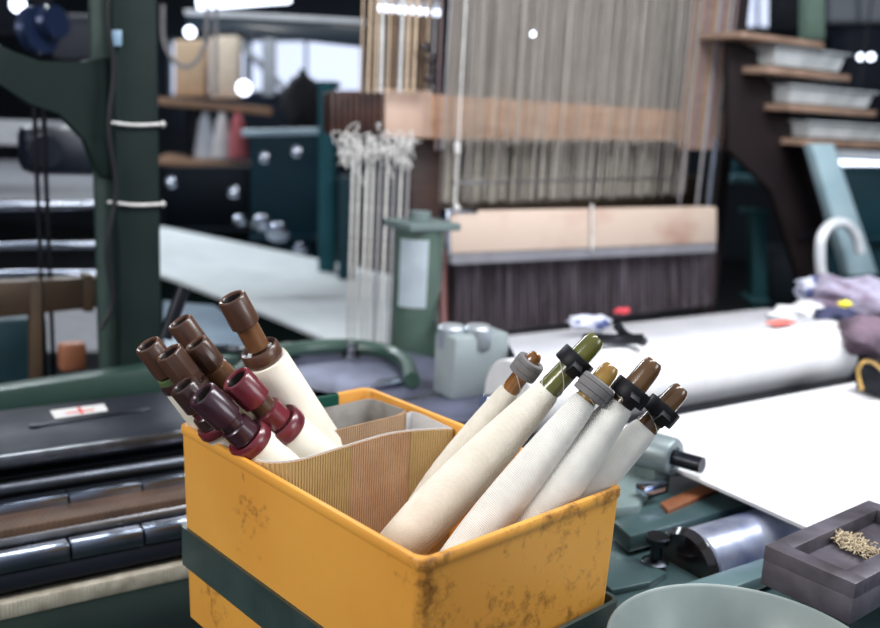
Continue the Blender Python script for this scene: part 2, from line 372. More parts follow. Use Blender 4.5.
amber_g = mat('mottled_amber_tube', (150,122,56), .25, 0, (118,82,34), 60, coat=.6)
brown_t = mat('brown_tube', (98,70,40), .22, 0, (74,50,30), 50, coat=.6)
greyr = mat('grey_rubber', (112,110,110), .7, 0, (96,94,96), 60, bump=.2)
quill('white quill with amber tube and grey ring, next to the cardboard sleeves', PZ(418,512,.98), PZ(479,431,1.068), (534,352), amber, greyr, .007, .042, .0160, .0078, 'grey')
quill('white quill with olive green tube and notched black clip', PZ(386,561,.965), PZ(496,445,1.074), (599,338), olive, black, .022, .062, .0222, .0098)
quill('white quill with short mottled tube and grey ring, between two black-clipped quills', PZ(446,575,.98), PZ(536,462,1.075), (614,367), amber_g, greyr, .016, .036, .0175, .0088, 'grey', thread=silk_b)
quill('white quill with brown tube and black clip touching the grey-ringed quill', PZ(500,556,.99), PZ(575,462,1.073), (655,361), brown_t, black, .026, .045, .0222, .0098, thread=silk_b)
quill('white quill with dark brown tube and black clip, next to the steel spool', PZ(556,524,1.01), PZ(595,482,1.048), (688,393), brown_t, black, .020, .046, .0155, .0095, thread=silk_b)

# ------------------------------------------------------------ wooden bobbins (left side of the box)
w_br = mat('varnished_brown_wood', (88,58,42), .35, 0, (60,38,30), 40, coat=.4, stretch=(1,1,.2), bump=.1)
w_dk = mat('varnished_dark_wood', (56,36,32), .3, 0, (46,28,26), 40, coat=.5, stretch=(1,1,.2), bump=.1)
w_am = mat('varnished_amber_wood', (124,86,52), .35, 0, (92,58,36), 40, coat=.4, stretch=(1,1,.2), bump=.1)
w_rd = mat('red_lacquer_wood', (108,34,44), .3, 0, (80,26,38), 40, coat=.5)
w_pu = mat('dark_purple_lacquer_wood', (58,30,40), .28, 0, (40,22,30), 40, coat=.5)
bore = mat('bore_shade', (24,18,18), .5, spec=.3)
yarnw = mat('wound_paper_white', (236,230,216), .7, 0, (226,218,204), 30, bump=.2, bscale=120, sss=.1)
def HF(px, py, low, face):
    best = None
    for i in range(400):
        t = .6 + i*.002; h = PD(px, py, t); ax = (h-low).normalized(); e = abs(math.degrees(math.asin(max(-1, min(1, -ax.dot((h-CAM).normalized()))))) - face)
        if best is None or e < best[0]: best = (e, h)
    return best[1]
def bobbin(label, head, low, mh, mn, mc, mf, r=.0135, hl=.032, nl=.014, cl=.016, fl=.013, rf=.02, rb=(.0185,.025), LB=.13, faces=28, tail=True, band=None):
    low = V(low); head = HF(head[0], head[1], low, head[2])
    root = thing('wooden_bobbin', label, 'bobbin', head, 'wooden bobbins at the far corner of the box'); place(root, low, head)
    bm = nb(); lathe(bm, [(0,-.018),(r*.62,-.018),(r*.66,-.002),(r*.72,-.0005),(r*.84,0),(r*.94,-.0006),(r,-.002),(r*1.01,-hl+.001),(r*.95,-hl),(0,-hl)], seg=faces); obj('head', bm, mh, root, True)
    bm = nb(); lathe(bm, [(0,-.0165),(r*.60,-.0165),(r*.655,-.0032),(r*.715,-.0012),(r*.69,-.0012),(r*.63,-.0032),(r*.57,-.0155),(0,-.0155)], seg=faces); obj('bore', bm, bore, root, True, label='hollow end lined dark for its shade')  # dark liner paints the shade inside the bore
    z = -hl; bm = nb(); lathe(bm, [(0,z),(r*.8,z),(r*.78,z-nl),(0,z-nl)], seg=24); obj('neck', bm, mn, root, True)
    z -= nl
    if cl > 0:
        bm = nb(); lathe(bm, [(0,z),(r*.86,z),(r*.98,z-.0012),(r*1.02,z-cl),(0,z-cl)], seg=24); obj('collar', bm, mc, root, True); z -= cl
    bm = nb(); lathe(bm, [(0,z-.003),(r*.95,z-.003),(rf*.84,z-.0005),(rf*.93,z),(rf,z-.002),(rf*1.02,z-fl*.8),(rf*.95,z-fl),(0,z-fl)], seg=32); obj('flange', bm, mf, root, True)
    z -= fl
    bm = nb(); lathe(bm, [(0,z),(rb[0],z),(rb[0]*1.03,z-.004),(rb[1],z-LB*.85),(rb[1]*.9,z-LB),(0,z-LB)], seg=36); obj('thread', bm, yarnw, root, True, sharp=60)
    return root
bobbin('tall brown bobbin standing apart above the others with a tan collar', (231,297,20), PD(335,489,.94), w_br, w_am, w_am, w_br, r=.0135, hl=.030, nl=.026, cl=0, fl=.015, rf=.0185, rb=(.021,.030), LB=.125)
bobbin('brown bobbin behind the amber-banded one, its dark rim open to the upper edge', (179,321,16), PD(285,468,.96), w_br, w_am, w_am, w_am, r=.0128, hl=.045, nl=.004, cl=.014, fl=.012, rf=.016, rb=(.015,.015), LB=.07)
bobbin('short dark brown bobbin leaning out over the corner, green thread at its neck', (147,344,20), PD(220,444,.905), w_br, w_dk, mat('green_thread', (70,88,50), .8), w_dk, r=.0125, hl=.034, nl=.002, cl=.006, fl=.010, rf=.014, rb=(.013,.013), LB=.05)
bobbin('faceted dark-topped brown bobbin in the middle of the cluster', (168,352,20), PD(255,465,.905), w_br, w_dk, w_br, w_dk, r=.0138, hl=.036, nl=.004, cl=.014, fl=.01, rf=.0155, rb=(.014,.014), LB=.05, faces=8)
bobbin('amber brown bobbin with dark rings between brown bobbins', (195,343,18), PD(290,462,.935), w_br, w_am, w_am, w_am, r=.0128, hl=.028, nl=.002, cl=.017, fl=.016, rf=.0155, rb=(.0145,.0145), LB=.06, faces=10)
bobbin('dark reddish bobbin tucked behind the purple one at the box rim', (182,385,20), PD(245,462,.87), w_dk, w_rd, w_dk, w_rd, r=.013, hl=.026, nl=.008, cl=.012, fl=.010, rf=.017, rb=(.014,.014), LB=.04)
bobbin('dark purple bobbin with wine red flange in front of the cluster', (201,394,22), PD(305,492,.868), w_pu, w_pu, w_pu, w_rd, r=.0142, hl=.034, nl=.008, cl=.016, fl=.013, rf=.020, rb=(.0185,.0215), LB=.07)
bobbin('red bobbin with a brown neck and wide red flange', (235,378,24), PD(335,480,.895), w_rd, w_br, w_rd, w_rd, r=.0145, hl=.030, nl=.012, cl=.018, fl=.015, rf=.0215, rb=(.0195,.025), LB=.08)

# ------------------------------------------------------------ THE LOOM BEHIND
def panelU(bm, px, off, th, bev=.002):
    prism(bm, [PU(x, y, off) for x, y in px], N*th, bev)
def vcord(bm, x, y0, y1, off, r, seg=6, sway=0):
    """a hanging cord: vertical in the room, passing the sight line (x, (y0+y1)/2)"""
    a = PU(x, (max(y0, 0)+y1)/2, off); top = PU(x, y0, off).z; bot = PU(x, y1, off).z
    pts = [V((a.x, a.y, top)) + U*sway, V((a.x, a.y, (top+bot)/2)) + U*random.uniform(-.001,.001), V((a.x, a.y, bot))]
    tube(bm, pts, r, seg)
HTOP = 2.02
def hang(bm, x, yref, y1, off, r, ztop=HTOP, seg=6, dx=0):
    a = PU(x, yref, off); bot = PU(x, y1, off).z
    tube(bm, [V((a.x, a.y, ztop)) + U*dx, V((a.x, a.y, (ztop+bot)/2)) + U*dx*.4, V((a.x, a.y, bot))], r, seg)

# side frame and top board of the jacquard loom
lf = thing('jacquard_loom', 'dark jacquard loom with a wooden cross beam behind the curtain of linen threads', 'loom', PU(720, 300, .1)*1)
bm = nb(); panelU(bm, [(384,91),(727,114),(727,141),(384,138)], .16, .05); obj('cross_beam', bm, wood_or, lf)
bm = nb(); panelU(bm, [(385,88),(432,91),(432,138),(385,137)], .10, .045); obj('end_block', bm, mat('pinkish_wood', (196,168,152), .5, 0, (176,146,130), 12), lf)
bm = nb(); panelU(bm, [(411,137),(447,138),(447,350),(411,350)], .24, .04); obj('post', bm, wood_dk, lf)
a = PU(722, 140, .28); bm = nb(); box(bm, (a.x, a.y, 1.0), (.05, .05, 2.1)); obj('post', bm, mat('brown_black_wood', (34,26,28), .5), lf)
bm = nb(); prism(bm, [V((PU(330,50,0).x, PU(330,50,0).y, HTOP)), V((PU(745,50,0).x, PU(745,50,0).y, HTOP)), V((PU(745,50,0).x, PU(745,50,0).y, HTOP))+N*.5, V((PU(330,50,0).x, PU(330,50,0).y, HTOP))+N*.5], Z*.04); obj('top_board', bm, wood_dk, lf)
bm = nb(); panelU(bm, [(455,178),(700,176),(700,207),(455,209)], .40, .03); obj('lower_rail', bm, mat('olive_brown_wood', (70,56,40), .6), lf)
bm = nb(); a = PU(447, 350, .24); box(bm, (PU(430,350,.26).x, PU(430,350,.26).y, .45), (.07, .05, .9)); obj('foot', bm, wood_dk, lf)
# ribbed dark block at the left end
bm = nb(); panelU(bm, [(331,93),(385,90),(385,136),(331,133)], .12, .04)
for i in range(9):
    x = 331 + i*6.0; panelU(bm, [(x,91),(x+3.6,91),(x+3.6,136),(x,135)], .10, .02, .0008)
single('slat_block', bm, mat('ribbed_brown', (74,44,36), .5, 0, (48,30,28), 30), 'dark brown ribbed wooden block at the end of the pale cross beam', 'block')

# curtain of linen threads
lin_m = mat('linen_thread', (196,189,182), .8, 0, (138,131,126), 30, lo=.3, hi=.75, stretch=(3,3,.25))
bm = nb()
for i in range(430):
    x = 446 + (i % 215)*(250/215) + random.uniform(-.8,.8)
    hang(bm, x, 90, (204 - .04*(x-446) if random.random() < .35 or i >= 215 else 143) + random.uniform(-3,3), .06+random.uniform(0,.08) if i < 215 else .225+random.uniform(0,.06), random.choice((.0006,.0007,.0009,.0012)), seg=4, dx=random.uniform(-.004,.004))
single('linen_threads', bm, lin_m, 'dense curtain of beige linen threads hanging in front of the wooden cross beam', 'threads', kind='stuff')
bm = nb()
for i in range(26):
    x = 448 + i*9.6 + random.uniform(-2,2)
    hang(bm, x, 150, 202 - .04*(x-446), .225, random.choice((.0015,.0025,.0032)), ztop=PU(450,110,.22).z, seg=5)
single('linen_tapes', bm, mat('linen_tape', (206,200,184), .8, 0, (170,162,146), 20), 'wider pale linen strands in clumps below the wooden cross beam', 'threads', kind='stuff')
bm = nb(); tube(bm, [PU(452,183,.035), PU(676,178,.035)], .0028, 8)
for i in range(22):
    p = PU(456+i*10+random.uniform(-2,2), 182.5-i*.21, .03); lathe(bm, [(0,-.004),(.004,0),(0,.004)], p, Z, 6)
single('heald_rod', bm, steel_mid, 'thin steel rod with knots threaded through the linen threads', 'rod')

# beige and white cords left of the curtain
cm = {k: mat(k+'_cord', c, .8, 0, tuple(v*.85 for v in c), 60) for k, c in dict(beige=(208,184,158), white=(224,222,220), brown=(150,122,100), grey=(160,158,162), mauve=(134,114,116)).items()}
seq = [(362,'beige',.002),(369,'beige',.0034),(376,'beige',.0034),(382,'white',.0044),(389,'beige',.003),(395,'brown',.0028),(401,'white',.0042),(408,'beige',.0044),(415,'beige',.0044),(422,'brown',.003),(428,'beige',.003),(434,'grey',.0022),(441,'mauve',.003),(447,'grey',.0026)]
for x, k, r in seq:
    bm = nb(); hang(bm, x, 45, 93 if x < 436 else 150, .07, r, dx=random.uniform(-.01,.01))
    single('harness_string', bm, cm[k], '%s cord in the row of upright cords above the pale end of the cross beam' % k, 'cord', group='%s cords above the cross beam end' % k)
seq = [(352,.0030),(358,.0030),(366,.0036),(372,.0030),(379,.0036),(386,.0034),(393,.0030),(400,.0030),(407,.0032)]
for x, r in seq:
    bm = nb(); a = PU(x, 200, -.02); b = PU(x, 346, -.02)
    tube(bm, [V((a.x, a.y, PU(x,138,-.02).z)), V((a.x,a.y,b.z))], r, 7)
    single('hanging_string', bm, cm['grey'] if x % 2 else cm['white'], 'pale string hanging below the ribbed brown block in front of the pale cloth', 'string', group='pale cords below the ribbed block')
bm = nb()
for i in range(170):
    p = PU(random.uniform(338,412), random.gauss(150,9), random.uniform(-.05,-.01)); q = p + V((random.uniform(-.02,.02), random.uniform(-.01,.01), random.uniform(-.03,.02)))
    tube(bm, curve([p, (p+q)/2+V((random.uniform(-.012,.012),0,.01)), q], 4), .0012, 4)
single('cord_tangle', bm, cm['white'], 'loose tangle of white thread ends at the tops of the pale cords', 'thread tangle', kind='stuff')
# knotted cord with a glass eye
kc = thing('knotted_cord', 'white cord with a knot holding up the end of the pale lay board', 'cord', PU(457,212,-.01))
bm = nb(); hang(bm, 457, 170, 211, -.01, .0026); obj('cord', bm, cm['white'], kc)
for y in (146,151,208):
    bm = nb(); lathe(bm, [(0,-.009),(.007,-.004),(.008,.002),(0,.009)], PU(457,y,-.012), Z, 10); obj('knot', bm, cm['white'], kc)
kc = thing('knotted_cord', 'dark cord with lumpy knots above the pale end block of the beam', 'cord', PU(430,92,.06))
bm = nb(); hang(bm, 429, 60, 90, .05, .003); obj('cord', bm, mat('dark_cord', (60,54,56), .7), kc)
for y, x in ((48,426),(60,431),(68,432),(80,430)):
    bm = nb(); lathe(bm, [(0,-.014),(.010,-.005),(.011,.004),(0,.014)], PU(x,y,.045), V((.2,0,1)), 10); obj('knot', bm, mat('dark_knot', (58,52,54), .4, .3), kc)
# cords at the right end
for x, k, r in ((690,'mauve',.0022),(697,'grey',.0022),(703,'mauve',.0034),(709,'brown',.003),(715,'grey',.0036),(721,'mauve',.0036),(727,'grey',.0034),(732,'mauve',.003),(693,'brown',.003),(700,'brown',.0034),(706,'mauve',.0038),(712,'brown',.0038),(718,'mauve',.003),(724,'brown',.0034)):
    bm = nb(); a = PU(x-5, 80, .08); hang(bm, x-5, 80, 205 if k == 'grey' else 150, .08, r, dx=.012)
    single('harness_string', bm, cm[k], '%s cord in the bundle beside the orange end of the cross beam' % k, 'cord', group='%s cords at the orange beam end' % k)
bm = nb(); a = PU(712,170,.02); cyl(bm, V((a.x,a.y,PU(712,206,.02).z)), V((a.x,a.y,PU(712,138,.02).z)), .006, 12)
single('hanging_rod', bm, steel, 'bright steel rod hanging above the reddish end of the lay board', 'rod')

# lay board, reed and dark warp
lay = thing('lay_board', 'pale wooden lay board with a thin steel reed rail beneath, reddish at one end', 'board', PU(583, 250, 0))
bm = nb(); panelU(bm, [(449,212),(717,207),(717,243),(450,254)], 0, .03, .004)
lm = mat('lay_wood', (200,180,166), .5, 0, (162,114,96), 4, stretch=(1,1,1.5), lo=.45, hi=.72, bump=.1)
obj('board', bm, lm, lay)
bm = nb(); panelU(bm, [(452,255),(716,244),(716,251),(452,264)], .004, .02, .001)
for i in range(80):
    x = 455+i*3.25; panelU(bm, [(x,254-.041*(x-452)),(x+1.4,254-.041*(x-452)),(x+1.4,265-.049*(x-452)),(x,265-.049*(x-452))], 0, .004, 0)
obj('reed_rail', bm, mat('reed_metal', (158,158,166), .35, .3), lay)
bm = nb(); cyl(bm, PU(592,251,-.006), PU(592,204,-.006), .0034, 10); obj('clamp_rod', bm, cm['white'], lay, label='white upright rod across the board')
bm = nb(); panelU(bm, [(448,210),(478,210),(478,213),(448,213)], -.003, .034, .0005); panelU(bm, [(447,211),(450,211),(451,256),(448,256)], -.003, .034, .0005); obj('end_plate', bm, steel, lay)
bm = nb()
for i in range(180):
    x = 456 + i*(258/180) + random.uniform(-.7,.7)
    p = PU(x, 262-.05*(x-456), .03+random.uniform(-.01,.03)); q = PU(x+random.uniform(-2,2), 338-.13*(x-456), .03)
    tube(bm, [p, q], random.choice((.0006,.0009,.0014)), 4)
single('warp_threads', bm, mat('dark_warp', (116,106,118), .7, 0, (62,52,60), 10, stretch=(4,4,.4)), 'dark brown warp threads hanging in a curtain under the pale lay board', 'threads', kind='stuff')
bm = nb(); panelU(bm, [(452,264),(716,251),(716,303),(452,338)], .09, .01, 0)
single('dark_cloth_panel', bm, mat('maroon_cloth', (46,32,38), .9, 0, (28,22,26), 6), 'dark maroon cloth behind the brown warp threads', 'cloth')

# ------------------------------------------------------------ cloth table in front of the loom
CZ = .955
c0 = PZ(797, 523, CZ); cd_ = (PZ(690, 413, CZ)-c0).dot(N)
bm = nb(); prism(bm, [c0 - N*.02, c0 + U*.95 - N*.02, c0 + U*.95 + N*cd_, c0 + N*cd_], -Z*.004)
single('woven_cloth', bm, cloth_w, 'bright white woven cloth stretched flat toward the big roller', 'cloth')
# big roller under the lay
rr = .056; ra = PD(690, 372, 1.47) - U*.34
bigz = ra.z
print('roller', ra, 'cloth', c0, cd_)
rl = thing('cloth_roller', 'long white cloth covered roller between flat white cloth and lay board', 'roller', ra)
bm = nb(); cyl(bm, ra - U*.02, ra + U*.70, rr, 40); obj('roller_body', bm, cloth_w, rl)
bm = nb(); cyl(bm, ra - U*.06, ra - U*.02, .012, 16); obj('shaft', bm, steel, rl); bm = nb(); cyl(bm, ra + U*.70, ra + U*.88, .012, 16); obj('shaft', bm, steel, rl)
bm = nb(); s0 = ra - U*.02 + Z*(rr+.001) + N*.01; t0 = PU(497, 342, -.05)
sheet = []
tp = []; bp_ = []
for i in range(9):
    k = i/8; a = ra + U*(-.01+.70*k) + Z*(rr+.002); b = V((PU(497,337,-.03) + U*(.84*k)))
    tp.append(a); bp_.append(b)
va = [[bm.verts.new(a.lerp(b, j/6) + Z*.012*math.sin(PI*j/6)) for j in range(7)] for a, b in zip(tp, bp_)]
for i in range(8):
    for j in range(6): bm.faces.new([va[i][j], va[i+1][j], va[i+1][j+1], va[i][j+1]])
bmesh.ops.solidify(bm, geom=bm.faces[:], thickness=.003)
single('warp_sheet', bm, mat('warp_white', (240,240,244), .8, 0, (226,228,236), 12), 'white sheet of warp running from the roller up to the dark threads', 'warp sheet')
bm = nb(); box(bm, ra + U*.38 - N*(rr+.012) - Z*.045, (.9, .05, .02), bev=.003); single('gap_shadow_bar', bm, blackm, 'black bar standing for shadow in the gap between white roller and flat white cloth', 'bar')  # dark bar placed where the gap holds only shadow
# things lying on the sheet
def px_of(p):
    q = V(p)-CAM; t = q.dot(fw); return (440+F*q.dot(RT)/t, 314-F*q.dot(UP)/t)
def on_sheet(x, y):
    best = None
    for i in range(81):
        for j in range(31):
            k = i/80; g = j/30; f_ = k*8; i0 = min(7, int(f_)); fr_ = f_-i0
            p = tp[i0].lerp(tp[i0+1], fr_).lerp(bp_[i0].lerp(bp_[i0+1], fr_), g) + Z*(.012*math.sin(PI*g)+.004); q = px_of(p); e = (q[0]-x)**2+(q[1]-y)**2
            if best is None or e < best[0]: best = (e, p)
    return best[1]
bm = nb(); p = on_sheet(617, 346) + Z*.006
tube(bm, curve([p-U*.06+Z*.006, p, p+U*.035-N*.02+Z*.002],4), .008, 8); tube(bm, curve([p+U*.0+Z*.02, p+U*.02+Z*.004, p+U*.028-N*.03],4), .007, 8)
single('thread_snips', bm, blackm, 'dark metal snips lying on the white sheet beyond the olive quill', 'snips')
bm = nb(); p = on_sheet(783, 336); box(bm, p+Z*.002, (.055, .02, .004), bev=.001); single('red_marker', bm, mat('faded_red', (224,110,100), .6), 'small faded red strip lying on the white warp sheet', 'marker')
# clutter at the far end of the roller
def sheetlump(name, px, t, r, M, label, cat, squash=.35):
    bm = nb(); c = PD(px[0], px[1], t); bmesh.ops.create_icosphere(bm, subdivisions=3, radius=1)
    sd = random.random()*9
    for v in bm.verts:
        n = 1 + .22*math.sin(v.co.x*5+sd) * math.cos(v.co.y*4+sd*2) + .12*math.sin(v.co.z*9+v.co.x*7+sd)
        d = v.co*n; v.co = c + U*(d.x*r[0]) + N*(d.y*r[1]) + Z*(d.z*r[2])
    return single(name, bm, M, label, cat, sharp=80)
sheetlump('folded_cloth', (846,300), 1.85, (.10,.07,.045), mat('lilac_cloth', (176,174,196), .8, 0, (104,84,104), 22), 'crumpled lilac cloth heaped at the far end of the white roller', 'cloth')
sheetlump('white_rag', (806,318), 1.78, (.08,.05,.03), cloth_w, 'crumpled white rag lying against the lilac cloth', 'rag')
sheetlump('dark_rag', (838,316), 1.70, (.06,.03,.016), mat('navy_cloth', (50,54,84), .8), 'small navy rag on the lilac cloth heap', 'rag')
sheetlump('checked_rag', (823,292), 1.9, (.06,.05,.03), mat('blue_white_cloth', (206,210,226), .8, 0, (70,80,128), 34, lo=.5, hi=.6), 'white and blue rag at the upper edge of the lilac heap', 'rag')
sheetlump('thin_scarf', (590,322), 1.62, (.045,.03,.012), mat('blue_white_cloth', (206,210,226)), 'small white and blue rag on the sheet near the metal snips', 'rag')
sheetlump('red_yarn_bit', (622,311), 1.72, (.02,.01,.006), mat('red_yarn', (186,60,70), .8), 'tiny red yarn scrap at the base of the brown warp threads', 'yarn scrap')
sheetlump('dark_cover', (882,352), 1.75, (.07,.06,.05), mat('dark_mauve_cloth', (52,46,58), .8, 0, (34,30,40), 16), 'dark cover beyond the mauve rag and brass hook', 'cover')
sheetlump('mauve_rag', (866,336), 1.62, (.06,.04,.035), mat('mauve_cloth', (112,92,108), .8, 0, (60,50,62), 20), 'mauve rag bunched over the far end of the white roller', 'rag')
sheetlump('yellow_tag', (845,304), 1.64, (.012,.01,.006), mat('yellow_paper', (226,210,70), .7), 'tiny yellow tag on the lilac cloth heap', 'tag')
bm = nb(); panelU(bm, [(852,300),(900,290),(900,350),(858,352)], -.16, .06, .004); panelU(bm, [(862,345),(920,335),(920,420),(868,372)], -.18, .05, .003)
p = PU(885,400,-.15); box(bm, V((p.x,p.y,.42)), (.10,.05,.84), bev=.003)
single('end_casting', bm, green_pale, 'pale green machine casting beyond the lilac cloth heap', 'machine casting')
bm = nb(); pts = [PD(862,390,1.38), PD(858,372,1.38), PD(863,362,1.38), PD(874,363,1.4), PD(888,376,1.42)]; tube(bm, curve(pts,6), .0035, 8)
single('brass_hook', bm, mat('brass', (196,160,96), .3, .8), 'small brass wire hook at the edge of the flat white cloth', 'hook')
bm = nb(); box(bm, PD(884,378,1.46), (.07,.06,.05), bev=.012); single('dark_bracket', bm, blackm, 'dark bracket under the brass wire hook', 'bracket')

# pale block with two round nuts, green motor column
pb = thing('gear_block', 'pale green metal block with two round nuts in front of the dark threads', 'machine block', PD(470,392,1.42))
c = PD(471,362,1.45); bm = nb(); box(bm, c, (.104,.06,.10), bev=.008); obj('block', bm, mat('block_enamel', (152,162,164), .45, 0, (130,142,146), 9), pb)
for x in (452, 478):
    p = PD(x, 334, 1.43); bm = nb(); lathe(bm, [(0,-.02),(.021,-.02),(.022,-.018),(.022,.010),(.018,.014),(0,.014)], p, Z, 20); obj('nut', bm, mat('nut_metal', (168,176,184), .3, .5), pb)
mc = thing('motor_column', 'green upright cylinder with a flat cap and painted pale reflection', 'machine column', PD(420,350,1.75))
a = PD(414,352,1.78); tz = PD(414,225,1.78).z
bm = nb(); cyl(bm, a, V((a.x,a.y,tz)), .047, 32); obj('column', bm, mat('column_green', (80,100,90), .3, 0, (56,76,70), 8, coat=.5), mc)
bm = nb(); prism(bm, [V((a.x,a.y,tz))+U*x+N*y for x,y in ((-.05,-.05),(.06,-.05),(.06,.05),(-.05,.05))], Z*.014, .003); cyl(bm, V((a.x,a.y,tz+.014)), V((a.x,a.y,tz+.032)), .02, 16); obj('cap', bm, green_pale, mc)
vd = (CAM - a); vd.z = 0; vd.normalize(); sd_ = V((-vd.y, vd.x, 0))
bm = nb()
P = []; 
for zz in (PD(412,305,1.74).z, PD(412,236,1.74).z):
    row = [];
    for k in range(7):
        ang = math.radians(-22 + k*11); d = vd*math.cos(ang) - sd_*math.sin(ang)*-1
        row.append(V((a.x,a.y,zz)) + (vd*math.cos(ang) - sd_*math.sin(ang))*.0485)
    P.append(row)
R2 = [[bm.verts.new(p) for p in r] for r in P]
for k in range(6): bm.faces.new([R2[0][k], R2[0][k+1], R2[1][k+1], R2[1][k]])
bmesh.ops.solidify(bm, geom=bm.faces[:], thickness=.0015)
obj('side_piece', bm, mat('column_reflection', (214,226,236), .25, 0, coat=.5), mc, label='pale patch standing for a window reflection on the column')  # window reflection on the column, built as a pale curved sheet
bm = nb(); cyl(bm, PD(442,250,1.8), PD(444,340,1.7), .008, 10); single('maroon_rod', bm, mat('maroon_metal', (84,44,44), .4), 'maroon upright rod beside the green column', 'rod')

# ------------------------------------------------------------ right: shelf with metal trays
sr = thing('tray_rack', 'stepped wooden rack with dark side plate carrying shallow metal trays', 'rack', PU(800,150,0.0))
bm = nb(); panelU(bm, [(729,36),(760,52),(813,143),(824,210),(824,300),(806,300),(772,190),(729,150)], .02, .02, .002); obj('side_piece', bm, mat('brown_black_metal', (34,26,28), .55, 0, (26,20,22), 8, spec=.2), sr)
bm = nb(); tube(bm, [PU(757,62,.015), PU(812,141,.015)], .003, 8); obj('plate_edge', bm, steel_mid, sr)
wb = mat('shelf_wood', (150,124,108), .5, 0, (122,98,84), 12)
for x0, y0, x1, h in ((742,31,826,7),(768,66,852,8),(790,104,878,8),(806,139,905,8)):
    a = PU(x0, y0, -.06); L = (PU(x1, y0, -.06)-a).length
    bm = nb(); prism(bm, [a, a+U*L, a+U*L+N*.14, a+N*.14], -Z*(h/930*2.0), .002); obj('shelf', bm, wb, sr)
tray_m = mat('tray_steel', (222,228,232), .3, .3, (180,188,192), 16, rvar=.1)
for x0, y0, x1, hh, lab in ((774,62,846,22,'shallow steel tray on the upper shelf of the brown rack'),(790,100,874,21,'shallow steel tray on the middle shelf, between two other trays'),(808,135,905,20,'shallow steel tray on the bottom shelf of the brown rack')):
    a = PU(x0, y0+2, -.04); L = (PU(x1, y0+2, -.04)-a).length; H = hh/930*2.05; W = .11; bm = nb(); y = U; 
    def rr_(i, z): return [a + U*(i) + N*i + Z*z, a + U*(L-i) + N*i + Z*z, a + U*(L-i) + N*(W-i) + Z*z, a + U*i + N*(W-i) + Z*z]
    loft(bm, [rr_(.012,.0), rr_(.002,H-.004), rr_(-.008,H-.004), rr_(-.008,H), rr_(.004,H), rr_(.014,.004)])
    single('metal_tray', bm, tray_m, lab, 'tray', group='steel trays on the brown rack')
bm = nb(); a = PU(823,145,-.10); prism(bm, [PU(812,144,-.08),PU(834,144,-.08),PU(878,274,-.08),PU(850,276,-.08)], N*.03, .003)
single('slanted_strut', bm, mat('pale_blue_enamel', (176,200,210), .35, 0, (150,180,192), 8, coat=.4), 'pale blue slanted metal strut below the trays', 'strut')
bm = nb(); tube(bm, curve([PU(x,y,-.14) for x,y in ((822,282),(820,255),(822,236),(832,224),(846,224),(856,236),(860,252))],6), .014, 12)
single('curved_pipe', bm, mat('chrome_white', (226,230,238), .25, .1), 'bright curved metal pipe looping in front of the pale blue strut', 'pipe')
bm = nb(); tube(bm, [PU(800,236,.0), PU(850,222,-.0)], .004, 8); single('thin_lever', bm, blackm, 'thin dark lever reaching across to the curved pipe', 'lever')

# ------------------------------------------------------------ green plate and machine parts left of the loom
mb = thing('machine_bed', 'dark grey machine bed plate with bolts and green curved edge behind the box', 'machine bed', PZ(330,375,.95))
bm = nb(); prism(bm, [PZ(x,y,.93) for x,y in ((250,372),(268,352),(330,345),(400,350),(500,372),(560,420),(420,420),(300,420))], -Z*.03, .003); obj('bed_plate', bm, mat('mauve_grey_steel', (118,122,146), .4, .5, (72,76,92), 9, rvar=.15), mb)
bm = nb(); pts = [PZ(x,y,.945) for x,y in ((235,376),(262,358),(300,349),(345,346),(385,351),(405,362),(412,380))]; tube(bm, curve(pts,6), .013, 10); obj('curved_edge', bm, mat('mid_green_enamel', (48,76,66), .45, 0, (38,62,54), 8, coat=.3), mb)
for x, y, t in ((281,368,1.3),(351,357,1.3),(244,363,1.3)):
    p = PZ(x,y,.93); bm = nb(); lathe(bm, [(0,0),(.016,0),(.016,.004),(.010,.005),(.010,.016),(.008,.018),(.008,.026),(0,.027)], p, Z, 12); obj('bolt', bm, steel_mid, mb)
bm = nb(); p = PZ(388,385,.945); prism(bm, [PZ(368,389,.935),PZ(378,382,.935),PZ(404,378,.935),PZ(400,384,.935)], Z*.003, .0004)
single('steel_ruler', bm, steel, 'thin bright steel blade lying just behind the yellow box corner', 'blade')
bm = nb(); cyl(bm, PD(165,338,1.35), PD(184,287,1.35), .010, 16); single('lever', bm, blackm, 'black lever handle sticking up beside the green post', 'handle')
bm = nb(); tube(bm, curve([PZ(x,y,.95) for x,y in ((186,362),(205,350),(240,350),(268,360),(292,372))],6), .007, 8); single('curved_rail', bm, blackm, 'black curved rail between the bobbins and the bed plate', 'rail')
bm = nb(); prism(bm, [PZ(x,y,.90) for x,y in ((163,300),(215,305),(275,350),(250,372),(163,372))], -Z*.03, .004); single('loom_side_panel', bm, mat('blue_grey_enamel', (92,118,138), .4, 0, (66,92,112), 9), 'blue grey panel beyond the brown bobbins and under the pale cloth', 'panel')

# far loom cloth
fz = .78
bm = nb(); prism(bm, [PZ(x,y,fz) for x,y in ((120,226),(165,227),(352,266),(420,282),(420,380),(345,347),(262,312),(165,276),(120,262))], -Z*.01)
single('far_cloth', bm, cloth_b, 'wide pale bluish cloth on another loom behind the green post', 'cloth')
bm = nb(); a = PZ(350,300,fz-.02); prism(bm, [PZ(x,y,fz-.014) for x,y in ((122,230),(350,270),(350,330),(122,258))], -Z*(fz-.03)); single('far_loom_base', bm, green_dk, 'dark loom base under the pale bluish cloth', 'loom base')

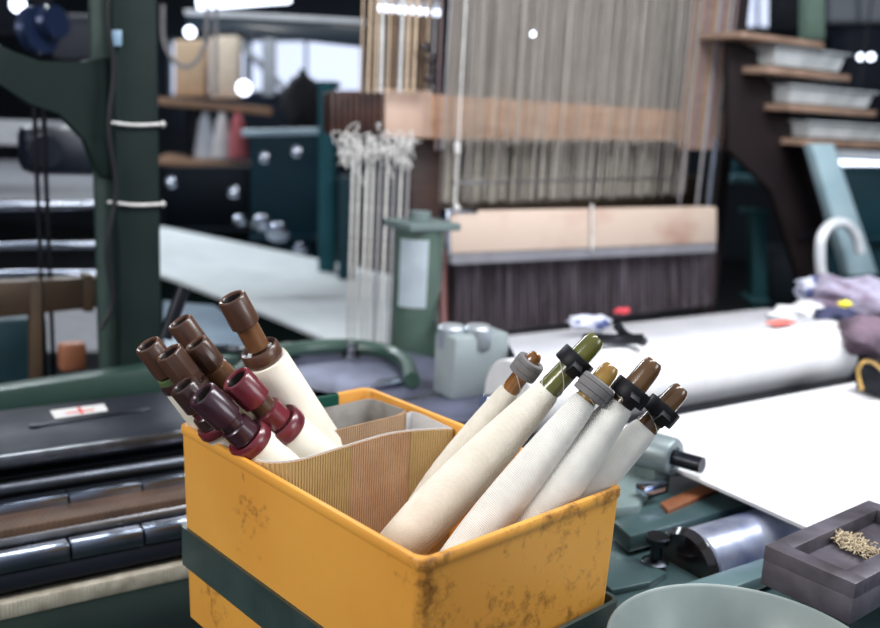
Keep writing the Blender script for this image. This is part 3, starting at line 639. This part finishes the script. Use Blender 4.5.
# ------------------------------------------------------------ green post, beam and arm at the left
pf = thing('iron_loom', 'dark green cast iron loom frame with upright post, arm and long beam', 'loom frame', (PD(138,365,1.5).x, PD(138,365,1.5).y, 0))
pc = PD(138, 200, 1.5); R0 = rotyaw(LY)
def at_px(x, y, ref, n=N):             # on the upright plane across the loom through ref
    d = ray(x, y); return CAM + d*((ref-CAM).dot(n)/d.dot(n))
bm = nb(); p0 = at_px(117, 200, pc); p1 = at_px(160, 200, pc); zt = PD(138,-60,1.5).z; zb = 0.0
prism(bm, [V((p0.x,p0.y,0)), V((p1.x,p1.y,0)), V((p1.x,p1.y,zt)), V((p0.x,p0.y,zt))], N*.05, .004); obj('post', bm, green_dk, pf)
bm = nb(); q0 = at_px(96,200,pc+N*.03); q1 = at_px(120,200,pc+N*.03); prism(bm, [V((q0.x,q0.y,0)), V((q1.x,q1.y,0)), V((q1.x,q1.y,zt)), V((q0.x,q0.y,zt))], N*.02, .003)
obj('post_flange', bm, mat('mossy_green_enamel', (48,66,60), .5, 0, (34,50,48), 10, bump=.2), pf)
bm = nb(); prism(bm, [at_px(x,y,pc+N*.02) for x,y in ((-60,16),(-10,38),(14,54),(40,63),(80,62),(116,56),(116,180),(98,176),(88,140),(60,112),(30,106),(0,82),(-60,60))], N*.035, .003); obj('arm', bm, green_dk, pf)
bm = nb(); g = PD(138,372,1.46); ga = at_px(-60,400,g); gb = at_px(300,346,g); hz = .047
prism(bm, [ga, gb, gb+N*.04, ga+N*.04], -Z*hz, .003)
obj('long_beam', bm, mat('beam_green', (40,64,56), .5, 0, (32,54,48), 8, coat=.3, bump=.1), pf)
for y in (124, 204):
    bm = nb(); k = [at_px(x, yy, pc-N*.006) for x, yy in ((108,y-2),(135,y+1),(163,y))]; tube(bm, curve(k,5), .0026, 7)
    lathe(bm, [(0,-.006),(.005,0),(0,.006)], k[-1], Z, 8)
    single('string_tie', bm, cm['white'], 'white string tied round the green post, %s' % ('upper of two' if y < 150 else 'lower of two'), 'string')
bm = nb(); tube(bm, curve([at_px(x,y,pc-N*.012) for x,y in ((112,-40),(108,20),(114,70),(109,130),(116,190),(107,250),(113,300),(100,330))],6), .004, 8)
single('black_cable', bm, mat('cable_black', (14,16,20), .5), 'thin black cable winding down the green iron post', 'cable')
bm = nb(); prism(bm, [at_px(x,y,pc-N*.01) for x,y in ((112,30),(122,30),(122,46),(112,46))], N*.006, .001); single('name_plate', bm, mat('pale_blue_plate', (120,148,172), .4), 'small pale blue plate near the top of the green post', 'plate')
for x, y, r, l in ((38,30,.05,'larger of two dark blue pulleys above the green arm'),(53,22,.035,'smaller of two dark blue pulleys above the green arm')):
    bm = nb(); lathe(bm, [(0,-.012),(r,-.012),(r*.85,0),(r,.012),(0,.012)], PD(x,y,2.0), V((1,-.4,.1)), 28); single('pulley', bm, mat('navy_metal', (30,44,74), .3, .4), l, 'pulley')
bm = nb(); tube(bm, [PD(95,-30,2.2), PD(95,58,2.2)], .006, 8); single('thin_pipe', bm, mat('pale_rail_paint', (150,172,186), .4), 'thin pale pipe running up between the green arm and post', 'pipe')
for x in (38, 47):
    a = at_px(x, 200, PD(40,200,1.6)); bm = nb(); cyl(bm, V((a.x,a.y,.85)), V((a.x,a.y,PD(x,95,1.6).z)), .0038, 10)
    single('black_rod', bm, blackm, 'thin black upright rod in the pair under the green arm', 'rod', group='pair of thin black rods')
bm = nb(); r_ = PD(60,150,1.75); box(bm, r_, (.14,.08,.09), bev=.02); cyl(bm, r_-U*.04-N*.05, r_-U*.04-N*.08, .03, 20); single('dark_motor', bm, mat('near_black_blue', (20,26,38), .4, .2), 'dark motor housing hanging below the green arm', 'motor')
bw = mat('brown_bracket', (84,68,52), .5, .2, (60,48,40), 12)
bm = nb(); rf = PD(60,300,1.62); prism(bm, [at_px(x,y,rf) for x,y in ((-40,284),(94,278),(125,280),(125,306),(94,308),(-40,322))], N*.03, .003)
for x0 in (30, 84): prism(bm, [at_px(x,y,rf-N*.004) for x,y in ((x0,280),(x0+12,280),(x0+13,392),(x0+1,392))] if x0 == 30 else [at_px(x,y,rf-N*.004) for x,y in ((84,275),(94,275),(94,312),(84,312))], N*.03, .002)
single('brown_bracket', bm, bw, 'brown metal bracket crossing behind the green post', 'bracket')
bm = nb(); box(bm, PD(72,356,1.62), (.045,.03,.05), bev=.008); single('copper_block', bm, mat('copper_brown', (150,96,70), .5, .2), 'small copper brown block under the brown bracket', 'block')
bm = nb(); box(bm, PD(18,350,1.75), (.10,.04,.13), bev=.01); single('teal_housing', bm, mat('teal_dark', (32,60,68), .45), 'dark teal housing under the brown bracket', 'housing')
# sheets of the loom behind the arm
gc = mat('grey_sheet', (128,130,136), .7, 0, (92,94,102), 18, stretch=(1,6,1))
for n_, (ya, yb, z, l) in enumerate(((118,142,1.28,'upper'),(160,200,1.0,'middle'),(285,350,.80,'lower'))):
    bm = nb(); prism(bm, [PZ(-60,ya,z), PZ(98,ya,z), PZ(98,yb,z), PZ(-60,yb,z)], -Z*.006) if z < 1.2 else prism(bm, [PD(-60,ya,3.2), PD(96,ya+4,3.2), PD(96,yb+4,3.0), PD(-60,yb,3.0)], -Z*.006)
    single('warp_sheet', bm, gc, '%s grey sheet of warp seen behind the black rods' % l, 'warp sheet')
for i, (y, r, lab) in enumerate(((207,.009,'polished steel bar just under the middle grey warp sheet'),(246,.007,'polished steel bar crossing behind the black rods above the brown bracket'),(275,.010,'polished steel bar directly above the brown bracket'))):
    a = PD(-40,y,1.9); b = PD(96,y-2+i,2.02); bm = nb(); cyl(bm, a, b, r, 20); single('steel_bar', bm, steel, lab, 'bar')

# ------------------------------------------------------------ steel bars at the lower left
TZ = .93
def strip(px_y0, px_y1, z, h, L, M, name=None, x=-40, bev=.002, start=0):
    a = PZ(x, px_y0, z); b = PZ(x, px_y1, z); w = (a-b).dot(N); b = b + U*start
    bm = nb(); prism(bm, [b, b+U*L, b+U*L+N*w, b+N*w], -Z*h, bev); return bm
rails = thing('take_up_table', 'black table plate with a slot and steel front edge beside the yellow box', 'table plate', PZ(60,430,TZ))
obj('plate', strip(415, 461, TZ, .02, .80, mat('black_plate', (40,44,54), .5, .15, (28,32,42), 12, rvar=.15, spec=.25)), _m['black_plate'], rails)
obj('front_edge', strip(460, 463.5, TZ+.001, .014, .80, steel_mid), steel_mid, rails)
a = PZ(34,425,TZ+.001); b = PZ(150,408,TZ+.001); bm = nb(); prism(bm, [a, b, b-N*.008, a-N*.008], Z*.0012, .0004); cyl(bm, a-N*.004, a-N*.004+Z*.002, .007, 16); obj('slot', bm, steel_dk, rails)
stk = thing('paper_label', 'white paper label with a red mark stuck on the black table plate', 'label', PZ(79,411,TZ))
pl = [PZ(x,y,TZ+.0008) for x,y in ((50,411),(104,404),(108,411),(55,419))]
bm = nb(); prism(bm, pl, Z*.0006); obj('paper', bm, paper, stk)
bm = nb(); prism(bm, [PZ(x,y,TZ+.0015) for x,y in ((77,407.5),(80,407),(84,413.5),(81,414))], Z*.0003); prism(bm, [PZ(x,y,TZ+.0015) for x,y in ((66,413),(94,409),(94.5,410),(66.5,414))], Z*.0003); obj('red_mark', bm, mat('red_ink', (206,70,66), .6), stk)

def segrail(y0, y1, z, cuts, label, M):
    t = thing('segmented_rail', label, 'rail', PZ(60, (y0+y1)/2, z)); a = PZ(-40, y0, z); b = PZ(-40, y1, z); w = (a-b).dot(N)
    for s, e in zip(cuts, cuts[1:]):
        bm = nb(); prism(bm, [b+U*s, b+U*(e-.0025), b+U*(e-.0025)+N*w, b+U*s+N*w], -Z*.018, .0015); obj('rail_segment', bm, M, t)
def roller(y, r, z, L, M, label, name='steel_roller'):
    a = PZ(-40, y, z); bm = nb(); cyl(bm, a, a+U*L, r, 32); single(name, bm, M, label, 'roller' if 'roller' in name else 'bar')
def timber(y0, y1, z, L, M, label, cat, name, h=.02):
    single(name, strip(y0, y1, z, h, L, M), M, label, cat)
edge_m = mat('blued_steel_edge', (176,186,204), .25, 1, (140,150,170), 20)
rib = mat('ribbed_brown_wood', (84,62,46), .5, 0, (56,42,36), 20, bump=.5, wave=60, waveaxis='X')
timber(466, 484, .90, .80, mat('charcoal_plate', (30,34,44), .4, .3), 'charcoal plate below the black table edge', 'plate', 'charcoal_plate')
roller(499, .016, .885, .78, steel_dk, 'dark satin roller directly above the upper segmented steel rail')
segrail(506, 514, .895, [0,.115,.20,.29,.38,.56], 'segmented bright steel rail, upper of two', edge_m)
timber(519, 538, .885, .70, rib, 'ribbed brown wooden slat between the two segmented rails', 'slat', 'ribbed_slat')
roller(551, .015, .865, .72, steel_mid, 'satin steel roller directly above the lower segmented rail')
segrail(558, 567, .87, [0,.110,.19,.275,.36,.52], 'segmented bright steel rail, lower of two', edge_m)
timber(572, 584, .85, .6, _m['charcoal_plate'], 'charcoal plate below the lower segmented rail', 'plate', 'charcoal_plate')
roller(592, .013, .83, .62, steel_dk, 'dark satin roller just above the lowest bright bar')
timber(601, 613, .82, .28, mat('ridged_steel', (234,226,208), .35, .5, (190,182,164), 60, bump=.4, wave=90, waveaxis='X'), 'lowest bright ridged steel bar near the bottom corner', 'bar', 'ridged_bar')
timber(624, 700, .80, .55, green_dk, 'dark green casting below the ridged steel bar', 'casting', 'green_casting')
bm = nb(); a = PZ(-40, 560, .75); prism(bm, [a, a+U*1.1, a+U*1.1+N*.4, a+N*.4], -Z*.02); single('under_shelf', bm, mat('charcoal_shelf', (26,30,36), .6), 'charcoal shelf deep under the steel rollers', 'shelf')
for s_, y0, y1 in ((0,0,0),):
    bm = nb(); a = PZ(-40, 455, .9) - U*.03; b = PZ(-40, 660, .79) - U*.03; prism(bm, [V((a.x,a.y,0))+N*.1, V((a.x,a.y,.92))+N*.1, V((b.x,b.y,.80))-N*.1, V((b.x,b.y,0))-N*.1], -U*.02)
    single('roller_stand', bm, green_dk, 'dark green end frame carrying the steel rollers', 'frame')

# ------------------------------------------------------------ lower right machine parts
bedz = .905
gb = thing('breast_casting', 'green cast machine bed with flat plates under the steel drum', 'machine bed', PZ(690,560,bedz-.03))
gm = mat('cast_green', (66,88,90), .34, .1, (44,64,68), 10, coat=.35, bump=.2, bscale=60)
bm = nb(); prism(bm, [PZ(x,y,bedz) for x,y in ((585,500),(640,478),(735,470),(860,560),(1000,640),(860,760),(560,700))], -Z*.03, .003); obj('bed', bm, gm, gb)
bm = nb(); prism(bm, [PZ(x,y,.93) for x,y in ((612,520),(650,499),(700,478),(764,500),(630,536))], -Z*.02, .003); obj('upper_plate', bm, gm, gb)
bm = nb(); prism(bm, [PZ(x,y,.912) for x,y in ((604,548),(640,560),(668,572),(650,582),(612,590),(590,570))], -Z*.008, .002); obj('lower_plate', bm, gm, gb)
bm = nb(); prism(bm, [PZ(x,y,.925) for x,y in ((655,592),(766,556),(790,566),(700,600))], -Z*.015, .003); obj('lower_plate', bm, mat('light_cast_green', (98,122,126), .35, 0, (80,102,108), 10, coat=.3), gb)
bm = nb(); prism(bm, [PZ(x,y,.94) for x,y in ((612,470),(640,452),(655,470),(640,505),(612,508))], -Z*.03, .006); obj('lug', bm, green_pale, gb)
bm = nb(); a = PD(644,498,.98); prism(bm, [PZ(x,y,.935) for x,y in ((660,502),(700,484),(712,481),(722,487),(668,510))], -Z*.012, .002); obj('wood_strip', bm, mat('orange_brown_wood', (140,84,50), .5, 0, (96,60,42), 14), gb, label='orange brown wooden strip')
bm = nb(); box(bm, PZ(651,487,.95), (.035,.015,.012), bev=.002); obj('steel_latch', bm, steel, gb, label='bright steel latch')
bolt = thing('thumb_screw', 'dark steel screw with a flat round head standing on the green bed', 'screw', PZ(655,563,.912))
p = PZ(655,562,.912); hd = PZ(655,562,.912)
bm = nb(); lathe(bm, [(0,0),(.012,0),(.014,.001),(.011,.003),(.006,.004),(.006,.022),(0,.022)], p, Z, 20); obj('shank', bm, steel_dk, bolt)
bm = nb(); lathe(bm, [(0,.021),(.011,.021),(.0125,.023),(.0125,.028),(.011,.030),(0,.030)], p, Z, 24); obj('screw_head', bm, steel_dk, bolt)
# polished drum with black end cover
dr = thing('steel_drum', 'polished steel drum with a black rounded end cover beside the wooden tray', 'drum', PZ(730,560,.905))
da = PD(705,556,.905); dl = .20
da = PZ(692,566,.905)
bm = nb(); cyl(bm, da, da+U*.22, .038, 48, bev=.002); obj('drum_body', bm, mat('steel_with_reflections', (206,212,232), .3, .75, (96,112,166), 16, lo=.4, hi=.68, rvar=.08), dr)  # blue blotches in the colour stand for reflections on the steel
bm = nb(); cyl(bm, da-U*.014, da, .042, 48, bev=.006); obj('end_cover', bm, mat('gloss_black', (30,26,28), .15, 0, coat=1), dr, label='black glossy end cover')
# spool with shaft
sp = thing('spool_shaft', 'grey green metal spool with a dark round shaft poking out of its end', 'spool', PD(660,455,1.1))
s0 = PD(634,446,1.13); ax = (-N*.95 + U*.25 + Z*.02).normalized()
bm = nb(); lathe(bm, [(0,0),(.021,0),(.023,.002),(.023,.052),(.021,.055),(.013,.055),(.012,.053),(0,.053)], s0, ax, 36); obj('spool_body', bm, mat('grey_green_metal', (128,138,142), .4, .3, (112,128,132), 12), sp)
bm = nb(); cyl(bm, s0+ax*.05, s0+ax*.090, .0095, 24); obj('shaft', bm, steel_dk, sp)
bm = nb(); box(bm, s0+ax*.03-Z*.038, (.03,.03,.05), bev=.006); obj('foot', bm, green_pale, sp)
# wooden tray with raw fibre
TT = .985
P1 = PZ(765,545,TT); P2 = PZ(856,584,TT); P3 = PZ(880,508,TT)
dx = (P2-P1).normalized(); dy = V((-dx.y, dx.x, 0)); W1 = (P2-P1).length; W2 = .19
def tp_(s, t, z): return P1 + dx*s + dy*t + Z*(z-TT)
wt = thing('wooden_tray', 'shallow grey weathered wooden tray with a recessed top, holding raw fibre', 'tray', tp_(W1/2, W2/2, TT-.036))
wtm = mat('weathered_wood', (92,88,98), .42, 0, (54,49,54), 26, bump=.3, bscale=120, lo=.3)
bm = nb(); prism(bm, [tp_(0,0,TT-.014), tp_(W1,0,TT-.014), tp_(W1,W2,TT-.014), tp_(0,W2,TT-.014)], -Z*.024, .001); obj('tray_base', bm, wtm, wt)
fr = .018
for q in (((0,0),(W1,0),(W1,fr),(0,fr)), ((0,W2-fr),(W1,W2-fr),(W1,W2),(0,W2)), ((0,fr),(fr,fr),(fr,W2-fr),(0,W2-fr)), ((W1-fr,fr),(W1,fr),(W1,W2-fr),(W1-fr,W2-fr))):
    bm = nb(); prism(bm, [tp_(s,t,TT) for s,t in q], -Z*.0145, .0008); obj('rim_board', bm, wtm, wt)
bm = nb(); cc = PZ(853,548,TT-.012)
for i in range(420):
    u_ = random.gauss(0,.014); v_ = random.gauss(0,.005); p = cc + V((.45,-.9,0)).normalized()*u_ + V((.9,.45,0))*v_ + Z*abs(random.gauss(.002,.003))
    q = p + V((random.uniform(-.007,.007), random.uniform(-.007,.007), random.uniform(-.001,.005))); tube(bm, [p, (p+q)/2+Z*random.uniform(0,.003), q], .0006, 4)
single('fibre_tuft', bm, mat('raw_fibre', (196,182,156), .9, 0, (164,146,120), 60), 'tuft of raw beige fibre lying in the wooden tray', 'fibre', kind='stuff')
# bowl
bp3 = [PZ(x,y,.955) for x,y in ((630,598),(706,583.5),(850,628))]
(ax_, ay_), (bx_, by_), (cx_, cy_) = [(p.x, p.y) for p in bp3]
D_ = 2*(ax_*(by_-cy_)+bx_*(cy_-ay_)+cx_*(ay_-by_))
ux = ((ax_**2+ay_**2)*(by_-cy_)+(bx_**2+by_**2)*(cy_-ay_)+(cx_**2+cy_**2)*(ay_-by_))/D_
uy = ((ax_**2+ay_**2)*(cx_-bx_)+(bx_**2+by_**2)*(ax_-cx_)+(cx_**2+cy_**2)*(bx_-ax_))/D_
br = math.hypot(ax_-ux, ay_-uy); print('bowl', ux, uy, br)
bm = nb(); lathe(bm, [(0,-.043),(br*.70,-.043),(br*.78,-.039),(br*.97,-.002),(br,0),(br*1.012,-.001),(br*1.01,-.005),(br*.985,-.004),(br*.80,-.045),(br*.7,-.049),(0,-.049)], (ux,uy,.955), Z, 96)
single('metal_bowl', bm, mat('grey_green_bowl', (122,132,129), .4, .15, (104,115,114), 16, rvar=.1), 'wide grey green bowl in the bottom corner beside the yellow box', 'bowl')

# ------------------------------------------------------------ far hall
def pbox(bm, px0, px1, t, th, bev=.005):      # upright box across the hall between two image corners at depth t
    (x0, y0), (x1, y1) = px0, px1; ref = PD((x0+x1)/2, (y0+y1)/2, t)
    prism(bm, [at_px(x0,y0,ref,V((0,1,0))), at_px(x1,y0,ref,V((0,1,0))), at_px(x1,y1,ref,V((0,1,0))), at_px(x0,y1,ref,V((0,1,0)))], V((0,th,0)), bev)
lampm = emit('lamp_tube', (226,236,255), 4)
def lamp(x0, y0, x1, y1, t, r, label):
    l = thing('fluorescent_lamp', label, 'lamp', PD((x0+x1)/2,(y0+y1)/2,t)); a = PD(x0,y0,t); b = PD(x1,y1,t)
    bm = nb(); cyl(bm, a, b, r, 12); obj('lamp_tube', bm, lampm, l)
    bm = nb(); c = (a+b)/2 + Z*(r+.02); d = (b-a).normalized(); side = d.cross(Z).normalized()
    prism(bm, [a+Z*(r+.005)+side*.04, b+Z*(r+.005)+side*.04, b+Z*(r+.005)-side*.04, a+Z*(r+.005)-side*.04], Z*.03, .004); obj('housing', bm, mat('lamp_housing', (190,196,204), .5), l)
    bm = nb(); [cyl(bm, q+Z*.05, V((q.x, q.y, 3.6)), .004, 8) for q in (a.lerp(b,.2), a.lerp(b,.8))]; obj('hanger', bm, blackm, l)
lamp(198, 4, 290, -3, 3.6, .022, 'bright fluorescent lamp above the dark blue beam')
lamp(378, 8, 440, 13, 4.2, .011, 'fluorescent lamp shining through the upright cords')
lamp(836, 163, 900, 166, 3.5, .012, 'fluorescent lamp seen behind the pale blue strut')
bt = mat('dark_blue_enamel', (28,56,74), .35, 0, (22,44,60), 4, coat=.3)
bm = nb(); ref = PD(270,25,3.4); prism(bm, [at_px(x,y,ref,V((0,1,0))) for x,y in ((186,15),(362,24),(362,46),(186,27))], V((0,.08,0)), .004); single('ceiling_beam', bm, bt, 'dark blue beam crossing below the bright lamp', 'beam')
o_ = None
bm = nb(); prism(bm, [at_px(x,y,ref-V((0,.02,0)),V((0,1,0))) for x,y in ((184,9),(364,19),(364,24),(184,15))], V((0,.12,0)), .003); single('cable_tray', bm, mat('white_enamel', (222,228,236), .4), 'white metal channel lying along the dark blue beam', 'channel')
bulb = emit('bulb_and_glint_glow', (228,236,255), 5)
for x, y, t, r, lab in ((190,32,3.3,.020,'round glowing bulb under the blue beam near the green post'),(861,57,3.6,.013,'left of two small glowing bulbs near the metal trays'),(871,57,3.6,.014,'right of two small glowing bulbs near the metal trays'),(18,5,3.0,.024,'round glowing bulb above the green arm'),(244,88,3.8,.030,'glowing ball for a bright spot just above the wooden shelf board'),(533,34,1.98,.0055,'tiny glowing bead for a glint in the linen threads')):
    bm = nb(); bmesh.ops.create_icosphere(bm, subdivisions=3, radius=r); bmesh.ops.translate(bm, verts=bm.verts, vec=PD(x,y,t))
    single('bulb_or_glint', bm, bulb, lab, 'bulb')  # thread bead and shelf-board ball glow in place of bright glints
# windows, and last a grey panel given its own glow
wg = emit('daylight_glass', (206,216,240), 1.25)
for i, (x0, y0, x1, y1, t, e) in enumerate(((250,40,362,92,9.0,0),(170,40,246,96,9.4,0),(740,-20,776,28,8.5,0),(828,-20,890,22,8.8,0))):
    wi = bpy.data.objects.new('window_%d' % (i+1), None); COL.objects.link(wi); wi['kind'] = 'structure'; wi.location = PD((x0+x1)/2, y1, t)
    bm = nb(); pbox(bm, (x0,y0), (x1,y1), t, .03); obj('glass', bm, wg if i != 3 else emit('panel_glow', (110,116,126), .55), wi)
    bm = nb()
    for xx in (x0, (x0+x1)/2, x1): pbox(bm, (xx-1.5,y0), (xx+1.5,y1), t-.06, .04)
    pbox(bm, (x0,y0-1.5), (x1,y0+1.5), t-.06, .04); pbox(bm, (x0,y1-1.5), (x1,y1+1.5), t-.06, .04); obj('window_frame', bm, mat('frame_paint', (150,160,172), .5), wi)
bm = nb(); tube(bm, [PD(238,42,6.5), PD(288,92,6.5)], .025, 8); single('diagonal_brace', bm, mat('pale_grey_paint', (176,184,194), .5), 'pale diagonal brace crossing the hazy window', 'brace')
bm = nb(); pbox(bm, (262,38),(274,96), 6.4, .08); single('white_column', bm, _m['pale_grey_paint'], 'pale upright column in front of the hazy window', 'column')
# yarn stand
ys = thing('yarn_stand', 'wooden two-tier stand with a dark upright carrying pale bundles', 'stand', PD(215,200,4.6))
yw = mat('stand_wood', (176,140,112), .5, 0, (150,112,88), 6)
for (x0,y0),(x1,y1) in (((158,97),(272,108)),((158,157),(270,166))):
    a = PD(x0,y0,4.6); b = PD(x1,y1,4.8); bm = nb(); prism(bm, [a, b, b+V((-.08,.42,0)), a+V((-.08,.42,0))], -Z*.038, .004); obj('shelf', bm, yw, ys)
bm = nb(); a = PD(190,150,4.8); cyl(bm, V((a.x,a.y+.1,0)), V((a.x,a.y+.1,PD(190,100,4.8).z)), .04, 12); obj('upright', bm, blackm, ys)
bm = nb(); pbox(bm, (174,40),(204,96), 4.75, .10, .01); single('paper_bundle', bm, mat('beige_paper', (206,180,150), .7), 'tall beige bundle standing on the upper board of the stand', 'bundle')
bm = nb(); pbox(bm, (210,36),(238,98), 4.75, .10, .01); single('paper_bundle', bm, mat('cream_paper', (232,216,196), .7), 'cream bundle standing next to the beige one on the stand', 'bundle')
for x, c_, lab in ((205,(206,212,222),'pale grey yarn cone on the lower board of the stand'),(222,(218,214,216),'white yarn cone on the lower board beside the red one'),(238,(178,96,102),'faded red yarn cone on the lower board of the stand')):
    p = PD(x, 158, 4.78); bm = nb(); lathe(bm, [(0,0),(.055,0),(.056,.015),(.028,.20),(.016,.205),(.016,.23),(0,.23)], p, Z, 20); single('yarn_cone', bm, mat('yarn_%d' % x, c_, .8), lab, 'yarn cone')
bm = nb(); tube(bm, curve([PD(x,y,2.9) for x,y in ((163,5),(164,40),(175,62),(190,66),(203,50),(207,20),(208,0))],6), .007, 8); single('cord_loop', bm, cm['grey'], 'grey cord hanging in a loop beside the green post', 'cord')
bm = nb(); tube(bm, [PD(216,-10,2.9), PD(216,95,2.9)], .006, 8); single('hanging_wire', bm, cm['grey'], 'straight grey wire hanging in front of the cream bundle', 'wire')
bm = nb(); tube(bm, [PD(242,133,3.6), PD(330,131,3.6)], .012, 8); single('pale_rail', bm, mat('pale_rail_paint', (176,196,206), .4), 'thin pale rail running toward the ribbed brown block', 'rail')
sheetlump('dark_bag', (300,102), 4.2, (.09,.06,.12), mat('black_fabric', (22,24,30), .8), 'black bag hanging below the hazy window', 'bag')
# dim machines
for i, (x0,y0,x1,y1,t,th,c_,lab) in enumerate((
    (318,84,334,300,3.3,.08,(34,92,104),'teal upright machine column beside the ribbed block'),
    (338,180,352,330,3.2,.08,(24,60,72),'dark teal column just behind the pale hanging strings'),
    (250,135,318,240,4.2,.3,(12,50,64),'dark teal machine body below the thin pale rail'),
    (164,170,248,232,4.6,.3,(12,26,38),'dark machine body below the yarn stand'),
    (738,150,800,176,3.0,.15,(32,72,82),'teal machine head between the brown plate and the cords'),
    (732,176,770,184,2.9,.12,(90,130,140),'pale teal ledge under the teal machine head'),
    (752,214,768,302,2.8,.06,(22,62,68),'teal upright leg below the teal ledge'),
    (770,250,800,300,3.2,.2,(14,26,36),'dark machine base beside the teal leg'),
    (832,170,900,240,3.4,.2,(22,62,74),'dark teal cabinet behind the curved pipe'),
    (806,-20,826,40,3.4,.08,(120,146,132),'pale green column above the metal trays'),
    (776,-20,806,32,3.8,.1,(16,22,32),'dark panel beside the pale green column'),
    (848,30,900,110,4.2,.2,(18,26,40),'dark cabinet behind the small glowing bulbs'),
    (-30,-30,30,30,3.6,.2,(18,26,40),'dark navy machine part in the upper corner over the green arm'),
    (52,14,96,58,3.3,.1,(70,72,84),'grey housing between the green arm and the post'))):
    bm = nb(); pbox(bm, (x0,y0),(x1,y1), t, th, .01)
    if y1 > 184:
        ref = PD((x0+x1)/2, y1, t+.02); ww = (x1-x0)/930*t*(.4 if y1-y0 > 30 else .1); prism(bm, [ref+V((-ww,.02,.02)), ref+V((ww,.02,.02)), ref+V((ww,th-.02,.02)), ref+V((-ww,th-.02,.02))], -Z*(ref.z+.01))
    if y1 - y0 > 60: pbox(bm, (x0-2,y0-3),(x1+2,y0+3), t-.03, th+.06, .005); pbox(bm, (x0-2,y1-3),(x1+2,y1+2), t-.03, th+.06, .005)
    else: pbox(bm, (x0+2,y0+3),(x1-2,y0+6), t-.02, .03, .002)
    single('machine_section', bm, mat('machine_paint_%d' % i, c_, .6, 0, tuple(v*.75 for v in c_), 4, spec=.2), lab, 'machine')
for x, y, r, lab in ((262,222,.03,'shiny machine knob at the near end of the knob row behind the pale cloth'),(278,232,.035,'bluish machine knob between two others behind the pale cloth'),(300,246,.02,'small machine knob closest to the teal column'),(240,218,.02,'small shiny machine knob farthest from the teal column')):
    bm = nb(); lathe(bm, [(0,0),(r,.005),(r*1.05,r),(r*.6,r*1.4),(0,r*1.5)], PD(x,y+6,3.0), V((.1,-.4,1)), 16); single('machine_nut', bm, steel, lab, 'knob')
for x, y, t, r, lab in ((354,157,3.1,.012,'x'),):
    pass
for x, y, lab in ((265,157,'round steel fitting glinting beside the yarn stand'),(297,151,'round steel fitting glinting below the black bag'),(171,182,'round steel fitting glinting beside the green post'),(234,192,'oval cream fitting glinting under the stand')):
    bm = nb(); lathe(bm, [(0,-.02),(.014,-.014),(.02,0),(.014,.014),(0,.02)], PD(x,y,3.0), V((0,-1,.2)), 16); single('steel_fitting', bm, steel, lab, 'fitting')

# ------------------------------------------------------------ light
w = bpy.data.worlds.new('world'); sc.world = w; w.use_nodes = True
w.node_tree.nodes['Background'].inputs[0].default_value = (.80, .88, 1, 1); w.node_tree.nodes['Background'].inputs[1].default_value = .42
def area(name, loc, target, size, power, col=(1,1,1)):
    l = bpy.data.lights.new(name, 'AREA'); l.shape = 'RECTANGLE'; l.size, l.size_y = size; l.energy = power; l.color = col
    o = bpy.data.objects.new(name, l); COL.objects.link(o); o.location = loc
    o.rotation_mode = 'QUATERNION'; o.rotation_quaternion = (V(target)-V(loc)).to_track_quat('-Z', 'Y')
    return o
area('ceiling_light_front', (-1.6, -.4, 2.2), (0, .8, .95), (1.2, .5), 42, (1, .985, .96))
area('ceiling_light_loom', (1.1, 1.1, 2.4), (.7, 1.5, .95), (1.3, .5), 33, (.96, .98, 1))
area('loom_front_fill', (.5, .7, 2.9), (.45, 1.9, .95), (1.2, .3), 24, (1, .98, .95))  # fill added to brighten the loom front, not a fixture
area('window_light', (3.2, -.6, 2.2), (.3, 1.2, 1), (1.6, 1.2), 36, (.94, .97, 1))
area('rail_highlight_fill', (-2.1, 4.4, 2.9), (-.3, 1.2, .9), (1.8, .3), 45, (.88, .94, 1))  # unseen strip added so the left rails catch highlights
area('far_cloth_fill', (-1.2, 5.2, 3.3), (-.8, 4.6, .6), (2.4, .4), 55, (.9, .95, 1))  # extra light put in to lift the far cloth
sc.view_settings.view_transform = 'Standard'; sc.view_settings.look = 'None'; sc.view_settings.gamma = 1; sc.view_settings.exposure = 0
sc.view_settings.use_curve_mapping = False
sc.cycles.use_denoising = True
sc.cycles.max_bounces = 6
